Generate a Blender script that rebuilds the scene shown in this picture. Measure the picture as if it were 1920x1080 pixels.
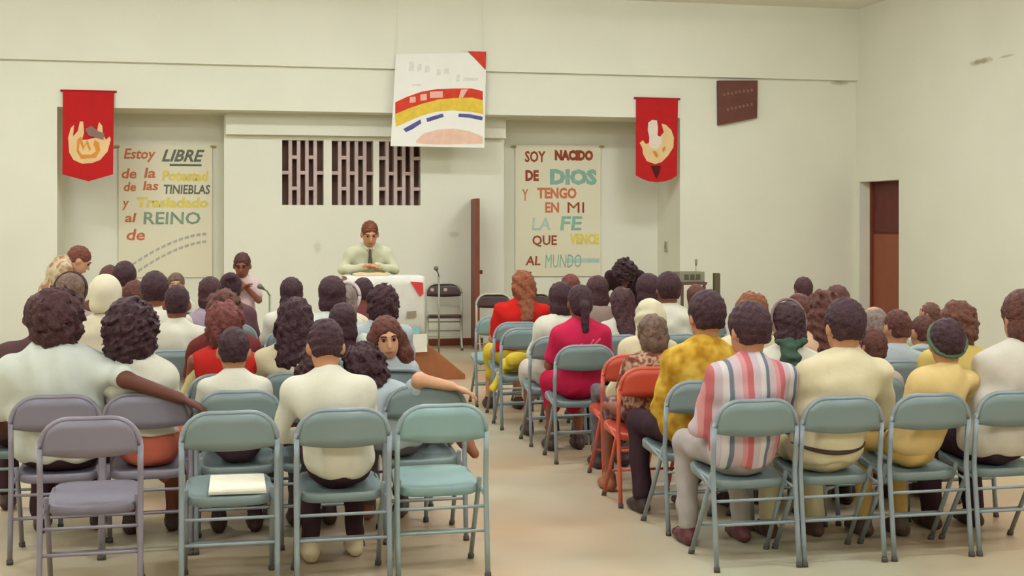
import bpy, bmesh, math, random
import numpy as np
from mathutils import Vector, Matrix

for o in list(bpy.data.objects):
    bpy.data.objects.remove(o, do_unlink=True)
SC = bpy.context.scene
COL = SC.collection

# ------------------------------------------------------------------ camera
F, HZ, CH, TH = 2500.0, 417.0, 1.60, math.radians(12.84)   # focal length (px), horizon row, eye height, yaw
cam_d = bpy.data.cameras.new('camera')
cam = bpy.data.objects.new('camera', cam_d); COL.objects.link(cam)
cam.location = (0, 0, CH)
cam.rotation_euler = (math.pi / 2, 0, -TH)
cam_d.sensor_width = 36; cam_d.lens = F / 1920 * 36
cam_d.shift_y = -(540 - HZ) / 1920
cam_d.clip_end = 200
SC.camera = cam
# ------------------------------------------------------------------ world, exposure
w = bpy.data.worlds.new('world'); SC.world = w; w.use_nodes = True
w.node_tree.nodes['Background'].inputs[0].default_value = (0.02, 0.02, 0.022, 1)
w.node_tree.nodes['Background'].inputs[1].default_value = 1.0
SC.view_settings.view_transform = 'Standard'; SC.view_settings.look = 'None'
SC.view_settings.exposure = 0.0; SC.view_settings.gamma = 1.0
SC.view_settings.use_curve_mapping = False
LAMP = 44.0            # ceiling lamp strength
LAMP_XY = [(x, y) for y in (0.4, 4.6, 8.8, 13.0) for x in (-2.6, 1.4, 5.2)]

def PX(px, Y): return Y * math.tan(TH + math.atan((px - 960) / F))
def SCL(px, Y): return F * (math.cos(TH) - (px - 960) / F * math.sin(TH)) / Y
def HT(py, px, Y): return CH - (py - HZ) / SCL(px, Y)

# ------------------------------------------------------------------ materials
MATS = {}
def srgb(r, g, b):
    f = lambda c: (c / 255 / 12.92) if c / 255 <= .04045 else ((c / 255 + .055) / 1.055) ** 2.4
    return (f(r), f(g), f(b), 1)
def mat(name, rgb, rough=.75, var=.06, vscale=9.0, bump=.0, bscale=60, spec=.3, metal=0.0, stretch=None, rgb2=None):
    if name in MATS: return MATS[name]
    m = bpy.data.materials.new(name); m.use_nodes = True; MATS[name] = m
    nt = m.node_tree; N = nt.nodes; L = nt.links
    b = N['Principled BSDF']
    b.inputs['Roughness'].default_value = rough; b.inputs['Metallic'].default_value = metal
    b.inputs['Specular IOR Level'].default_value = spec
    c = srgb(*rgb)
    tc = N.new('ShaderNodeTexCoord'); src = tc.outputs['Object']
    if stretch:
        mp = N.new('ShaderNodeMapping'); mp.inputs['Scale'].default_value = stretch
        L.new(src, mp.inputs['Vector']); src = mp.outputs['Vector']
    nz = N.new('ShaderNodeTexNoise'); nz.inputs['Scale'].default_value = vscale; nz.inputs['Detail'].default_value = 3
    L.new(src, nz.inputs['Vector'])
    rp = N.new('ShaderNodeValToRGB')
    c2 = srgb(*rgb2) if rgb2 else tuple(min(1, x * (1 + var)) for x in c[:3]) + (1,)
    c1 = c if rgb2 else tuple(x * (1 - var) for x in c[:3]) + (1,)
    rp.color_ramp.elements[0].position = .3; rp.color_ramp.elements[1].position = .7
    rp.color_ramp.elements[0].color = c1; rp.color_ramp.elements[1].color = c2
    L.new(nz.outputs['Fac'], rp.inputs['Fac']); L.new(rp.outputs['Color'], b.inputs['Base Color'])
    if bump:
        n2 = N.new('ShaderNodeTexNoise'); n2.inputs['Scale'].default_value = bscale; n2.inputs['Detail'].default_value = 2
        L.new(src, n2.inputs['Vector'])
        bp = N.new('ShaderNodeBump'); bp.inputs['Strength'].default_value = bump; bp.inputs['Distance'].default_value = .01
        L.new(n2.outputs['Fac'], bp.inputs['Height']); L.new(bp.outputs['Normal'], b.inputs['Normal'])
    return m
def dim(rgb, k):
    f = lambda c: (c / 255 / 12.92) if c / 255 <= .04045 else ((c / 255 + .055) / 1.055) ** 2.4
    i = lambda l: 255 * (12.92 * l if l <= .0031308 else 1.055 * l ** (1 / 2.4) - .055)
    return tuple(i(f(c) * k) for c in rgb)
def cloth(name, rgb, var=.05):
    rgb = dim(rgb, .86)
    return mat('cloth_' + name, rgb, .9, var, 7, .25, 22, .1)
def hairm(name, rgb): return mat('hair_' + name, dim(rgb, .72), .6, .35, 45, .6, 90, .25)
def skinm(rgb): return mat('skin_%d_%d_%d' % rgb, dim(rgb, .8), .6, .04, 12, .05, 80, .3)
def stripes(name, cols, period, coord=0):
    """vertical woven stripes: cols = [(rgb, width fraction)...] repeated along x of the garment"""
    m = bpy.data.materials.new(name); m.use_nodes = True; nt = m.node_tree; N = nt.nodes; L = nt.links
    b = N['Principled BSDF']; b.inputs['Roughness'].default_value = .9; b.inputs['Specular IOR Level'].default_value = .1
    tc = N.new('ShaderNodeTexCoord'); sx = N.new('ShaderNodeSeparateXYZ'); L.new(tc.outputs['Object'], sx.inputs[0])
    d = N.new('ShaderNodeMath'); d.operation = 'DIVIDE'; d.inputs[1].default_value = period; L.new(sx.outputs[coord], d.inputs[0])
    a = N.new('ShaderNodeMath'); a.operation = 'ADD'; a.inputs[1].default_value = 20.15; L.new(d.outputs[0], a.inputs[0])
    f = N.new('ShaderNodeMath'); f.operation = 'FRACT'; L.new(a.outputs[0], f.inputs[0])
    rp = N.new('ShaderNodeValToRGB'); rp.color_ramp.interpolation = 'CONSTANT'
    el = rp.color_ramp.elements
    while len(el) < len(cols): el.new(.5)
    p = 0
    for e, (c, wd) in zip(el, cols):
        e.position = p; e.color = srgb(*dim(c, .86)); p += wd
    L.new(f.outputs[0], rp.inputs['Fac']); L.new(rp.outputs['Color'], b.inputs['Base Color'])
    return m
def floral(name, base, spots, scale=16):
    m = bpy.data.materials.new(name); m.use_nodes = True; nt = m.node_tree; N = nt.nodes; L = nt.links
    b = N['Principled BSDF']; b.inputs['Roughness'].default_value = .9; b.inputs['Specular IOR Level'].default_value = .1
    tc = N.new('ShaderNodeTexCoord')
    v = N.new('ShaderNodeTexNoise'); v.inputs['Scale'].default_value = scale; v.inputs['Detail'].default_value = 1.5
    L.new(tc.outputs['Object'], v.inputs['Vector'])
    rp = N.new('ShaderNodeValToRGB'); el = rp.color_ramp.elements
    cs = [base] + spots
    while len(el) < len(cs): el.new(.5)
    for i, (e, c) in enumerate(zip(el, cs)):
        e.position = .36 + .30 * i / max(1, len(cs) - 1); e.color = srgb(*dim(c, .86))
    L.new(v.outputs['Fac'], rp.inputs['Fac']); L.new(rp.outputs['Color'], b.inputs['Base Color'])
    return m

# ------------------------------------------------------------------ object helpers
def link(name, me, m=None, parent=None, smooth=False):
    o = bpy.data.objects.new(name, me); COL.objects.link(o)
    if m is not None and not me.materials: me.materials.append(m)
    if parent is not None: o.parent = parent
    if smooth: me.polygons.foreach_set('use_smooth', [True] * len(me.polygons))
    return o
def mesh_from(name, V, Fc):
    me = bpy.data.meshes.new(name); me.from_pydata([tuple(v) for v in V], [], Fc); me.update(); return me
def tag(o, label=None, cat=None, group=None, kind=None):
    if label: o['label'] = label
    if cat: o['category'] = cat
    if group: o['group'] = group
    if kind: o['kind'] = kind
    return o
def empty(name, loc, rz=0):
    o = bpy.data.objects.new(name, None); COL.objects.link(o); o.empty_display_size = .1
    o.location = loc; o.rotation_euler = (0, 0, rz); return o
def copy_tree(o, parent=None):
    c = o.copy(); COL.objects.link(c)
    if parent is not None: c.parent = parent
    for ch in list(o.children): copy_tree(ch, c)
    return c
class MB:
    def __init__(s): s.V = []; s.F = []
    def box(s, x0, x1, y0, y1, z0, z1):
        n = len(s.V)
        s.V += [(x, y, z) for z in (z0, z1) for y in (y0, y1) for x in (x0, x1)]
        s.F += [tuple(n + i for i in f) for f in ((0, 2, 3, 1), (4, 5, 7, 6), (0, 1, 5, 4), (2, 6, 7, 3), (0, 4, 6, 2), (1, 3, 7, 5))]
        return s
    def add(s, V, Fc):
        n = len(s.V); s.V += [tuple(v) for v in V]; s.F += [tuple(n + i for i in f) for f in Fc]; return s
    def tube(s, pts, r, n=8, cap=True):
        P = [Vector(p) for p in pts]; base = len(s.V)
        t0 = (P[1] - P[0]).normalized()
        up = Vector((0, 0, 1)) if abs(t0.z) < .9 else Vector((1, 0, 0))
        nrm = (up - t0 * up.dot(t0)).normalized()
        for i, p in enumerate(P):
            t = (P[min(i + 1, len(P) - 1)] - P[max(i - 1, 0)]).normalized()
            nrm = (nrm - t * nrm.dot(t)).normalized(); bi = t.cross(nrm)
            rr = r[i] if isinstance(r, (list, tuple)) else r
            for k in range(n):
                a = 2 * math.pi * k / n
                s.V.append(tuple(p + (nrm * math.cos(a) + bi * math.sin(a)) * rr))
        for i in range(len(P) - 1):
            for k in range(n):
                a = base + i * n + k; b = base + i * n + (k + 1) % n
                s.F.append((a, b, b + n, a + n))
        if cap:
            s.F.append(tuple(base + k for k in reversed(range(n))))
            s.F.append(tuple(base + (len(P) - 1) * n + k for k in range(n)))
        return s
    def prism(s, poly, y0, y1):
        """polygon in (x, z), extruded from y0 (front) to y1"""
        n = len(s.V); k = len(poly)
        s.V += [(x, y0, z) for x, z in poly] + [(x, y1, z) for x, z in poly]
        s.F += [tuple(n + i for i in range(k)), tuple(n + k + i for i in reversed(range(k)))]
        for i in range(k):
            j = (i + 1) % k; s.F.append((n + i, n + k + i, n + k + j, n + j))
        return s
    def build(s, name, m, parent=None, smooth=False, bevel=0):
        me = mesh_from(name, s.V, s.F)
        bm = bmesh.new(); bm.from_mesh(me)
        if bevel:
            bmesh.ops.bevel(bm, geom=list(bm.edges), offset=bevel, segments=2, affect='EDGES', profile=.6)
        bmesh.ops.recalc_face_normals(bm, faces=bm.faces[:]); bm.to_mesh(me); bm.free()
        return link(name, me, m, parent, smooth)
def struct(o): o['kind'] = 'structure'; return o

# ------------------------------------------------------------------ signed distance shapes -> one continuous mesh
def smin(a, b, k):
    h = np.maximum(k - np.abs(a - b), 0) / k
    return np.minimum(a, b) - h * h * k * .25
def cone(a, r0, b, r1, k=.03, flat=None):
    a = np.array(a, float); b = np.array(b, float); ba = b - a; L2 = max(1e-9, ba @ ba)
    if flat is not None:
        n = np.array(flat[0], float); n /= np.linalg.norm(n); fk = flat[1]
    def f(p):
        q = p - a
        t = np.clip(q @ ba / L2, 0, 1)
        v = q - t[:, None] * ba
        if flat is not None:
            c = v @ n; v = v + (c * (1 / fk - 1))[:, None] * n
        d = np.sqrt((v * v).sum(1)) - (r0 + (r1 - r0) * t)
        return d * min(1, flat[1]) if flat is not None else d
    return (f, k, 0, np.minimum(a, b) - max(r0, r1), np.maximum(a, b) + max(r0, r1))
def ell(c, r, R=None, k=.03, op=0):
    c = np.array(c, float); r = np.array(r, float); RR = np.eye(3) if R is None else R
    def f(p):
        q = (p - c) @ RR
        k0 = np.sqrt(((q / r) ** 2).sum(1)); k1 = np.sqrt(((q / (r * r)) ** 2).sum(1))
        return np.where(k1 < 1e-6, -r.min(), k0 * (k0 - 1) / np.maximum(k1, 1e-6))
    m = r.max()
    return (f, k, op, c - m, c + m)
def plane(c, n, k=.02):      # removes the side n points to
    c = np.array(c, float); n = np.array(n, float); n /= np.linalg.norm(n)
    return (lambda p: -((p - c) @ n), k, 1, None, None)
def field(prims, noise=None):
    add = [q for q in prims if q[2] == 0]; sub = [q for q in prims if q[2] == 1]
    def f(p):
        d = add[0][0](p)
        for g in add[1:]: d = smin(d, g[0](p), g[1])
        for g in sub: d = -smin(-d, g[0](p), g[1])
        if noise: d = d + noise(p)
        return d
    lo = np.min([q[3] for q in add], 0); hi = np.max([q[4] for q in add], 0)
    return f, lo, hi
OFF8 = np.array([[i, j, k] for i in (0, 1) for j in (0, 1) for k in (0, 1)])
def surf(name, prims, h, noise=None, pad=.03):
    fn, lo, hi = field(prims, noise)
    lo = lo - pad; hi = hi + pad; B = 4
    nb = np.ceil((hi - lo) / (B * h)).astype(int) + 1
    g = np.stack(np.meshgrid(*[np.arange(n) for n in nb], indexing='ij'), -1).reshape(-1, 3)
    d = fn(lo + (g * B + B / 2) * h)
    g = g[np.abs(d) < B * h * 1.35 + .012]
    off = np.stack(np.meshgrid(*[np.arange(B)] * 3, indexing='ij'), -1).reshape(-1, 3)
    cells = (g[:, None, :] * B + off[None]).reshape(-1, 3) + 1
    dim = nb * B + 4
    key = lambda c: (c[..., 0] * dim[1] + c[..., 1]) * dim[2] + c[..., 2]
    ck = key(cells[:, None, :] + OFF8[None])
    uk, inv = np.unique(ck, return_inverse=True); inv = inv.reshape(ck.shape)
    ui = np.stack([uk // (dim[1] * dim[2]), (uk // dim[2]) % dim[1], uk % dim[2]], -1)
    vals = fn(lo + (ui - 1) * h)
    cv = vals[inv]; s = cv < 0
    cross = s.any(1) & ~s.all(1)
    cells = cells[cross]; cv = cv[cross]; s = s[cross]
    acc = np.zeros((len(cells), 3)); cnt = np.zeros(len(cells))
    for a in range(8):
        for b in range(a + 1, 8):
            df = OFF8[b] - OFF8[a]
            if np.abs(df).sum() != 1: continue
            m = s[:, a] != s[:, b]
            t = cv[m, a] / (cv[m, a] - cv[m, b])
            acc[m] += OFF8[a] + t[:, None] * df; cnt[m] += 1
    V = lo + (cells - 1 + acc / cnt[:, None]) * h
    kk = key(cells); order = np.argsort(kk); sk = kk[order]
    faces = []
    E = np.eye(3, dtype=int)
    for ax in range(3):
        b, c = (ax + 1) % 3, (ax + 2) % 3
        ib = {0: 4, 1: 2, 2: 1}[ax]
        m = s[:, 0] != s[:, ib]
        base = cells[m]; flip = s[m, 0]
        idx = []; ok = np.ones(len(base), bool)
        for dd in (0 * E[b], -E[b], -E[b] - E[c], -E[c]):
            q = key(base + dd); p = np.clip(np.searchsorted(sk, q), 0, len(sk) - 1)
            ok &= sk[p] == q; idx.append(order[p])
        fc = np.stack(idx, -1)[ok]; fl = flip[ok]
        fc[~fl] = fc[~fl][:, ::-1]
        faces.append(fc)
    Fc = np.concatenate(faces)
    me = bpy.data.meshes.new(name)
    me.vertices.add(len(V)); me.vertices.foreach_set('co', V.astype(np.float32).ravel())
    me.loops.add(Fc.size); me.loops.foreach_set('vertex_index', Fc.astype(np.int32).ravel())
    me.polygons.add(len(Fc)); me.polygons.foreach_set('loop_start', np.arange(0, Fc.size, 4, dtype=np.int32))
    me.polygons.foreach_set('use_smooth', np.ones(len(Fc), bool))
    me.update(calc_edges=True); me.validate()
    return me
def wob(amp, wl, seed):
    r = np.random.RandomState(seed); D = r.normal(size=(5, 3)); D /= np.linalg.norm(D, axis=1)[:, None]
    ph = r.uniform(0, 6.28, 5); W = 2 * math.pi / (wl * r.uniform(.75, 1.35, 5))
    return lambda p: amp * sum(np.sin((p @ D[i]) * W[i] + ph[i]) for i in range(5)) / 2.2

# ================================================================== THE ROOM
YF, YM, YB = 16.6, 17.1, 17.5
XL, XR, ZC = -4.5, 8.57, 4.48
ZL, ZBEAM = 2.97, 3.515
def wall_mat(name, marks=()):
    m = mat(name, (227, 225, 205), .85, .025, 1.2, .08, 30, .2)
    nt = m.node_tree; N = nt.nodes; L = nt.links; b = N['Principled BSDF']
    src = b.inputs['Base Color'].links[0].from_socket
    tc = N.new('ShaderNodeTexCoord')
    for (c, r, rgb, amt) in marks:     # stains and peeling patches, each with a place and shape of its own
        mp = N.new('ShaderNodeMapping'); mp.vector_type = 'TEXTURE'
        mp.inputs['Location'].default_value = c; mp.inputs['Scale'].default_value = r
        L.new(tc.outputs['Object'], mp.inputs['Vector'])
        nz = N.new('ShaderNodeTexNoise'); nz.inputs['Scale'].default_value = 9; nz.inputs['Detail'].default_value = 4
        L.new(tc.outputs['Object'], nz.inputs['Vector'])
        ln = N.new('ShaderNodeVectorMath'); ln.operation = 'LENGTH'; L.new(mp.outputs[0], ln.inputs[0])
        ad = N.new('ShaderNodeMath'); ad.operation = 'ADD'; L.new(ln.outputs['Value'], ad.inputs[0]); L.new(nz.outputs['Fac'], ad.inputs[1])
        mr = N.new('ShaderNodeMapRange'); mr.inputs['From Min'].default_value = 1.5; mr.inputs['From Max'].default_value = .9
        mr.inputs['To Min'].default_value = 0; mr.inputs['To Max'].default_value = amt; L.new(ad.outputs[0], mr.inputs['Value'])
        mx = N.new('ShaderNodeMix'); mx.data_type = 'RGBA'; L.new(mr.outputs[0], mx.inputs['Factor'])
        L.new(src, mx.inputs['A']); mx.inputs['B'].default_value = srgb(*rgb); src = mx.outputs['Result']
    L.new(src, b.inputs['Base Color'])
    return m
M_WALL = wall_mat('wall_paint')
M_WALLR = wall_mat('wall_paint_peeling', [((XR, 13.6, 3.43), (.3, .26, .045), (150, 132, 90), .8), ((XR, 13.1, 3.43), (.3, .2, .018), (160, 145, 105), .5)])
M_WALLF = wall_mat('wall_paint_front', [((PX(1575, YF), YF, 3.49), (.16, .3, .05), (165, 155, 125), .7)])
M_WALLC = wall_mat('wall_paint_scuffed', [((PX(851, YM), YM, 1.44), (.09, .3, .05), (150, 150, 120), .35), ((PX(595, YM), YM, 1.28), (.06, .3, .10), (170, 165, 138), .3)])
M_CEIL = mat('ceiling_paint', (238, 234, 220), .9, .02, 1, 0)
M_FLOOR = mat('floor_terrazzo', (184, 150, 114), .38, .0, .55, .02, 50, .4, rgb2=(186, 182, 156))
M_BROWN = mat('brown_door_paint', (120, 62, 42), .55, .1, 6)
M_DKRED = mat('dark_red_panel', (98, 44, 38), .55, .1, 6)

struct(MB().box(XL - .2, XR + .5, -4.2, YB + .2, -.2, 0).build('floor', M_FLOOR))
struct(MB().box(XL - .2, XR + .5, -4.2, YF + .2, ZC, ZC + .2).build('ceiling', M_CEIL))
struct(MB().box(XL - .2, XL, -4.2, YF, 0, ZC).build('wall_left', M_WALL))
struct(MB().box(XL - .2, XR + .5, -4.2, -4, 0, ZC).build('wall_rear', M_WALL))
D0, D1, DZ = 15.45, 16.5, 2.145
struct(MB().box(XR, XR + .3, -4, D0, 0, ZC).box(XR, XR + .3, D1, YF + .2, 0, ZC).box(XR, XR + .3, D0, D1, DZ, ZC).build('wall_right', M_WALLR))
XA, XE = PX(107, YF), PX(1275, YF)
struct(MB().box(XL, XA, YF, YF + .2, 0, ZL).box(XE, XR, YF, YF + .2, 0, ZL).box(XL, XR, YF, YF + .2, ZL, ZC).build('wall_front', M_WALLF))
struct(MB().box(XL, XR, YF - .07, YF, ZBEAM, ZC).build('trim_1', M_WALL))
# recess behind the front wall: side walls, back, roof
struct(MB().box(XA - .2, XA, YF + .2, YB, 0, ZL).build('wall_recess_left', M_WALL))
struct(MB().box(XE, XE + .2, YF + .2, YB, 0, ZL).build('wall_recess_right', M_WALL))
struct(MB().box(XA - .2, XE + .2, YB, YB + .2, 0, ZL + .2).build('wall_back', M_WALL))
struct(MB().box(XA - .2, XE + .2, YF + .2, YB, ZL, ZL + .2).build('trim_2', M_WALL))
# middle wall with the three lattice windows
XM0, XM1 = PX(420, YM), PX(945, YM)
WZ0, WZ1 = 1.82, 2.645
WX = [(PX(a, YM), PX(b, YM)) for a, b in ((529, 607), (622, 700), (711, 789))]
mw = MB().box(XM0, XM1, YM, YB, 0, WZ0).box(XM0, XM1, YM, YB, WZ1, ZL)
xs = [XM0] + [x for p in WX for x in p] + [XM1]
for i in range(0, len(xs), 2): mw.box(xs[i], xs[i + 1], YM, YB, WZ0, WZ1)
struct(mw.build('wall_middle', M_WALLC))
struct(MB().box(XM0 + .02, XM1, YM - .12, YM, 2.70, ZL).build('trim_3', M_WALL))
struct(MB().box(PX(796, YM), PX(905, YM), YM - .03, YM, 0, .09).build('baseboard_back', M_BROWN))
M_LATT = mat('lattice_block', (196, 174, 166), .9, .08, 8)
M_DARK = mat('night_opening', (112, 84, 70), .9, .2, 3)
for wi, (x0, x1) in enumerate(WX):
    wr = empty('window_%d' % (wi + 1), ((x0 + x1) / 2, YM, WZ0)); struct(wr)
    W, Hh = x1 - x0, WZ1 - WZ0
    MB().box(-W / 2, W / 2, .205, .235, 0, Hh).build('backing', M_DARK, wr)
    n = 5; cw = W / n; ph = [0, 1, 1][wi] if wi != 1 else 0
    for k in range(1, n):
        MB().box(-W / 2 + k * cw - .022, -W / 2 + k * cw + .022, .03, .2, 0, Hh).build('upright', M_LATT, wr)
    for k in range(n):
        lv = ((.26, .74) if (k + (1 if wi == 2 else 0)) % 2 else (.5,))
        for q in lv:
            MB().box(-W / 2 + k * cw + (.0221 if k else 0), -W / 2 + (k + 1) * cw - (.0221 if k < n - 1 else 0), .04, .19, q * Hh - .022, q * Hh + .022).build('crosspiece', M_LATT, wr)
# door in the right wall
dr = struct(empty('door_1', (XR + .2, D0, 0)))
MB().box(0, .06, 0, D1 - D0, 0, DZ).build('leaf', M_BROWN, dr)
MB().box(-.02, 0, .05, D1 - D0 - .05, 1.47, DZ - .03).build('upper_panel', M_DKRED, dr)
MB().box(-.02, 0, .05, D1 - D0 - .05, .08, 1.44).build('lower_panel', mat('door_panel_paint', (142, 78, 54), .5, .06, 6), dr)
MB().box(-.05, -.005, D1 - D0 - .045, D1 - D0, 0, DZ).build('door_frame', M_BROWN, dr)
# brown door standing open, seen along its edge
xd = PX(898, 16.7)
d2 = struct(empty('door_2', (xd, YM - .02, 0), math.radians(-7)))
MB().box(-.03, .03, -.72, 0, .01, 1.90).build('leaf', M_BROWN, d2, bevel=.004)
MB().box(.03, .07, -.66, -.62, .95, 1.0).build('handle', M_DKRED, d2)
# light switch in the right alcove
sw = empty('light_switch', (XE - .02, 17.12, 1.27))
tag(sw, 'small light switch on side wall of the right alcove', 'switch')
MB().box(0, .02, -.045, .045, -.07, .07).build('plate', mat('switch_plate', (165, 160, 130), .5), sw, bevel=.004)
MB().box(-.012, 0, -.012, .012, -.02, .02).build('rocker', mat('switch_rocker', (140, 135, 110), .5), sw)

# ceiling lamps
M_LAMP = bpy.data.materials.new('lamp_diffuser'); M_LAMP.use_nodes = True
_e = M_LAMP.node_tree.nodes['Principled BSDF']
_e.inputs['Base Color'].default_value = (.9, .9, .85, 1)
_e.inputs['Emission Color'].default_value = (.93, .99, 1.06, 1); _e.inputs['Emission Strength'].default_value = LAMP
lampB = MB().box(-.62, .62, -.2, .2, -.06, 0); lampD = MB().box(-.58, .58, -.16, .16, -.17, -.0605)
lm_b = lampB.build('housing', mat('lamp_housing', (225, 225, 215), .5)); lm_d = lampD.build('diffuser', M_LAMP)
for i, (x, y) in enumerate(LAMP_XY):
    r = empty('ceiling_light', (x, y, ZC))
    tag(r, 'white strip ceiling light above the hall', 'lamp', 'strip lights on the hall ceiling')
    for p in (lm_b, lm_d):
        c = p if i == 0 else p.copy()
        if i: COL.objects.link(c)
        c.parent = r

# ================================================================== BANNERS, POSTERS
TEXT_Q = []
def text(s, x, z, size, m, parent, y=-.006, shear=0, width=None, bold=0.0, name='word', rot=0):
    cu = bpy.data.curves.new('t', 'FONT'); cu.body = s; cu.size = size; cu.shear = shear; cu.offset = bold; cu.extrude = .0015
    cu.resolution_u = 2
    ob = bpy.data.objects.new('t', cu)
    me = bpy.data.meshes.new_from_object(ob)
    bpy.data.objects.remove(ob); bpy.data.curves.remove(cu)
    n = len(me.vertices); co = np.zeros(n * 3, np.float32); me.vertices.foreach_get('co', co); co = co.reshape(-1, 3)
    if n == 0: return
    x0, x1 = co[:, 0].min(), co[:, 0].max(); y0 = co[:, 1].min() if not s.islower() else 0
    kx = (width / (x1 - x0)) if width else 1
    out = np.zeros_like(co); out[:, 0] = (co[:, 0] - x0) * kx; out[:, 2] = co[:, 1]; out[:, 1] = -co[:, 2]
    if rot:
        c, s_ = math.cos(rot), math.sin(rot); a = out[:, 0] * c - out[:, 2] * s_; out[:, 2] = out[:, 0] * s_ + out[:, 2] * c; out[:, 0] = a
    out += np.array([x, y, z], np.float32)
    me.vertices.foreach_set('co', out.ravel()); me.materials.clear(); me.name = name
    return link(name, me, m, parent)

def local_px(root, Y):           # photo pixel -> (x, z) on the vertical plane Y, relative to a root
    return lambda px, py: (PX(px, Y) - root.location.x, HT(py, px, Y) - root.location.z)
RED = cloth('banner_red', (196, 42, 42)); CREAM = cloth('banner_cream', (240, 205, 150)); PALE = cloth('banner_pale', (238, 222, 205))
ORNG = cloth('banner_orange', (226, 150, 70)); SOOT = cloth('banner_dark', (90, 40, 36)); GREYC = cloth('banner_grey', (150, 120, 110))
def banner(label, Y, px0, py0, px1, pybot, shapes, rnd):
    r = empty('wall_banner', (PX((px0 + px1) / 2, Y), Y, HT(pybot, (px0 + px1) / 2, Y)))
    tag(r, label, 'banner', 'red felt banners over the recess')
    q = local_px(r, Y)
    out = [q(px0, py0), q(px1, py0 + 2), q(px1 - 2, pybot - 13)]
    mid = (px0 + px1) / 2
    if rnd:
        out += [q(mid + (px1 - mid) * a, pybot - 13 * (abs(a) ** 2)) for a in (.7, .4, 0, -.4, -.7)]
    else: out += [q(mid, pybot)]
    out += [q(px0 - 1, pybot - 13)]
    MB().prism(out, -.008, .004).build('felt', RED, r)
    MB().tube([(out[0][0] - .03, 0, out[0][1] - .012), (out[1][0] + .03, 0, out[1][1] - .012)], .012).build('rod', cloth('rod', (170, 40, 40)), r)
    for i, (nm, m, pts) in enumerate(shapes):
        MB().prism([q(*p) for p in pts], -.014 - .003 * i, -.008 - .0005 * i).build(nm, m, r)
    return r
banner('red felt banner with a cream and orange flame, left end of the recess', YF - .03, 118, 168, 214, 340, [
    ('flame', CREAM, [(128, 258), (133, 240), (139, 234), (137, 256), (146, 246), (150, 228), (156, 228), (158, 248), (154, 262), (164, 262), (180, 258), (184, 236), (186, 229), (192, 236), (193, 252), (199, 262), (206, 256), (208, 262), (202, 284), (188, 300), (172, 306), (154, 307), (138, 300), (130, 286)]),
    ('flame_core', ORNG, [(145, 262), (152, 256), (158, 274), (164, 262), (172, 282), (178, 262), (186, 268), (188, 282), (180, 296), (152, 298), (144, 284)]),
    ('flame_glow', CREAM, [(150, 268), (156, 282), (162, 270), (168, 284), (176, 272), (180, 284), (172, 290), (154, 290), (148, 282)]),
    ('smoke', GREYC, [(160, 242), (172, 236), (184, 246), (196, 250), (194, 262), (180, 258), (166, 254)])], False)
banner('red felt banner with a pale flame and dark stem, right end of the recess', YF - .03, 1193, 182, 1271, 342, [
    ('flame', CREAM, [(1199, 268), (1205, 263), (1210, 270), (1217, 268), (1222, 262), (1236, 258), (1244, 248), (1240, 232), (1248, 234), (1258, 244), (1263, 258), (1262, 276), (1252, 292), (1240, 304), (1228, 308), (1212, 302), (1205, 288), (1204, 278)]),
    ('tongue', PALE, [(1216, 270), (1217, 258), (1214, 244), (1215, 230), (1222, 225), (1231, 226), (1233, 240), (1232, 254), (1240, 258), (1240, 268), (1232, 280), (1220, 278)]),
    ('ember', ORNG, [(1223, 284), (1228, 283), (1234, 292), (1230, 296)]),
    ('ember', ORNG, [(1241, 279), (1246, 274), (1247, 280), (1242, 286)]),
    ('stem', SOOT, [(1220, 311), (1238, 311), (1234, 326), (1230, 334), (1226, 326)])], True)

# rainbow banner
YR = YF - .10
rb = empty('rainbow_banner', (PX(823, YR), YR, HT(277, 823, YR)))
tag(rb, 'white paper banner painted with a red, yellow and blue rainbow', 'banner')
q = local_px(rb, YR)
PAPER = mat('banner_paper', (236, 234, 222), .8, .02, 5)
MB().prism([q(742, 102), q(878, 99), q(911, 128), q(908, 277), q(732, 274), q(737, 200)], -.004, .004).build('sheet', PAPER, rb)
P_RED = mat('paint_red', (206, 62, 40), .8, .12, 14); P_YEL = mat('paint_yellow', (222, 190, 70), .8, .1, 14)
P_BLU = mat('paint_blue', (88, 86, 140), .8, .15, 14); P_PEACH = mat('paint_peach', (228, 190, 166), .8, .08, 10); P_FAINT = mat('paint_faint_grey', (220, 218, 206), .8, .06, 20)
P_PINK = mat('paint_pale_pink', (232, 180, 160), .8, .06, 20)
def band(name, m, top, bot, y):
    MB().prism([q(*p) for p in top] + [q(*p) for p in reversed(bot)], y, y + .002).build(name, m, rb)
band('red_stripe', P_RED, [(741, 192), (762, 182), (790, 172), (820, 167), (850, 166), (885, 166), (905, 171)], [(741, 214), (762, 205), (790, 195), (820, 187), (850, 184), (885, 183), (905, 188)], -.007)
band('yellow_stripe', P_YEL, [(740, 214), (762, 205), (790, 195), (820, 187), (850, 184), (885, 183), (905, 188)], [(742, 238), (762, 229), (790, 217), (820, 209), (850, 207), (885, 210), (906, 214)], -.007)
band('blue_dash', P_BLU, [(756, 242), (770, 234), (788, 224)], [(761, 248), (774, 242), (790, 231)], -.007)
band('blue_dash', P_BLU, [(799, 222), (815, 217), (830, 213)], [(801, 229), (817, 224), (832, 219)], -.007)
band('blue_dash', P_BLU, [(860, 213), (880, 214), (905, 219)], [(859, 219), (880, 221), (904, 226)], -.007)
band('peach_arc', P_PEACH, [(780, 264), (795, 250), (820, 243), (850, 241), (880, 246), (905, 256)], [(780, 268), (795, 270), (820, 271), (850, 271), (880, 270), (905, 269)], -.007)
MB().prism([q(877, 96), q(911, 97), q(910, 131)], -.012, -.0045).build('folded_corner', P_RED, rb)
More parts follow.
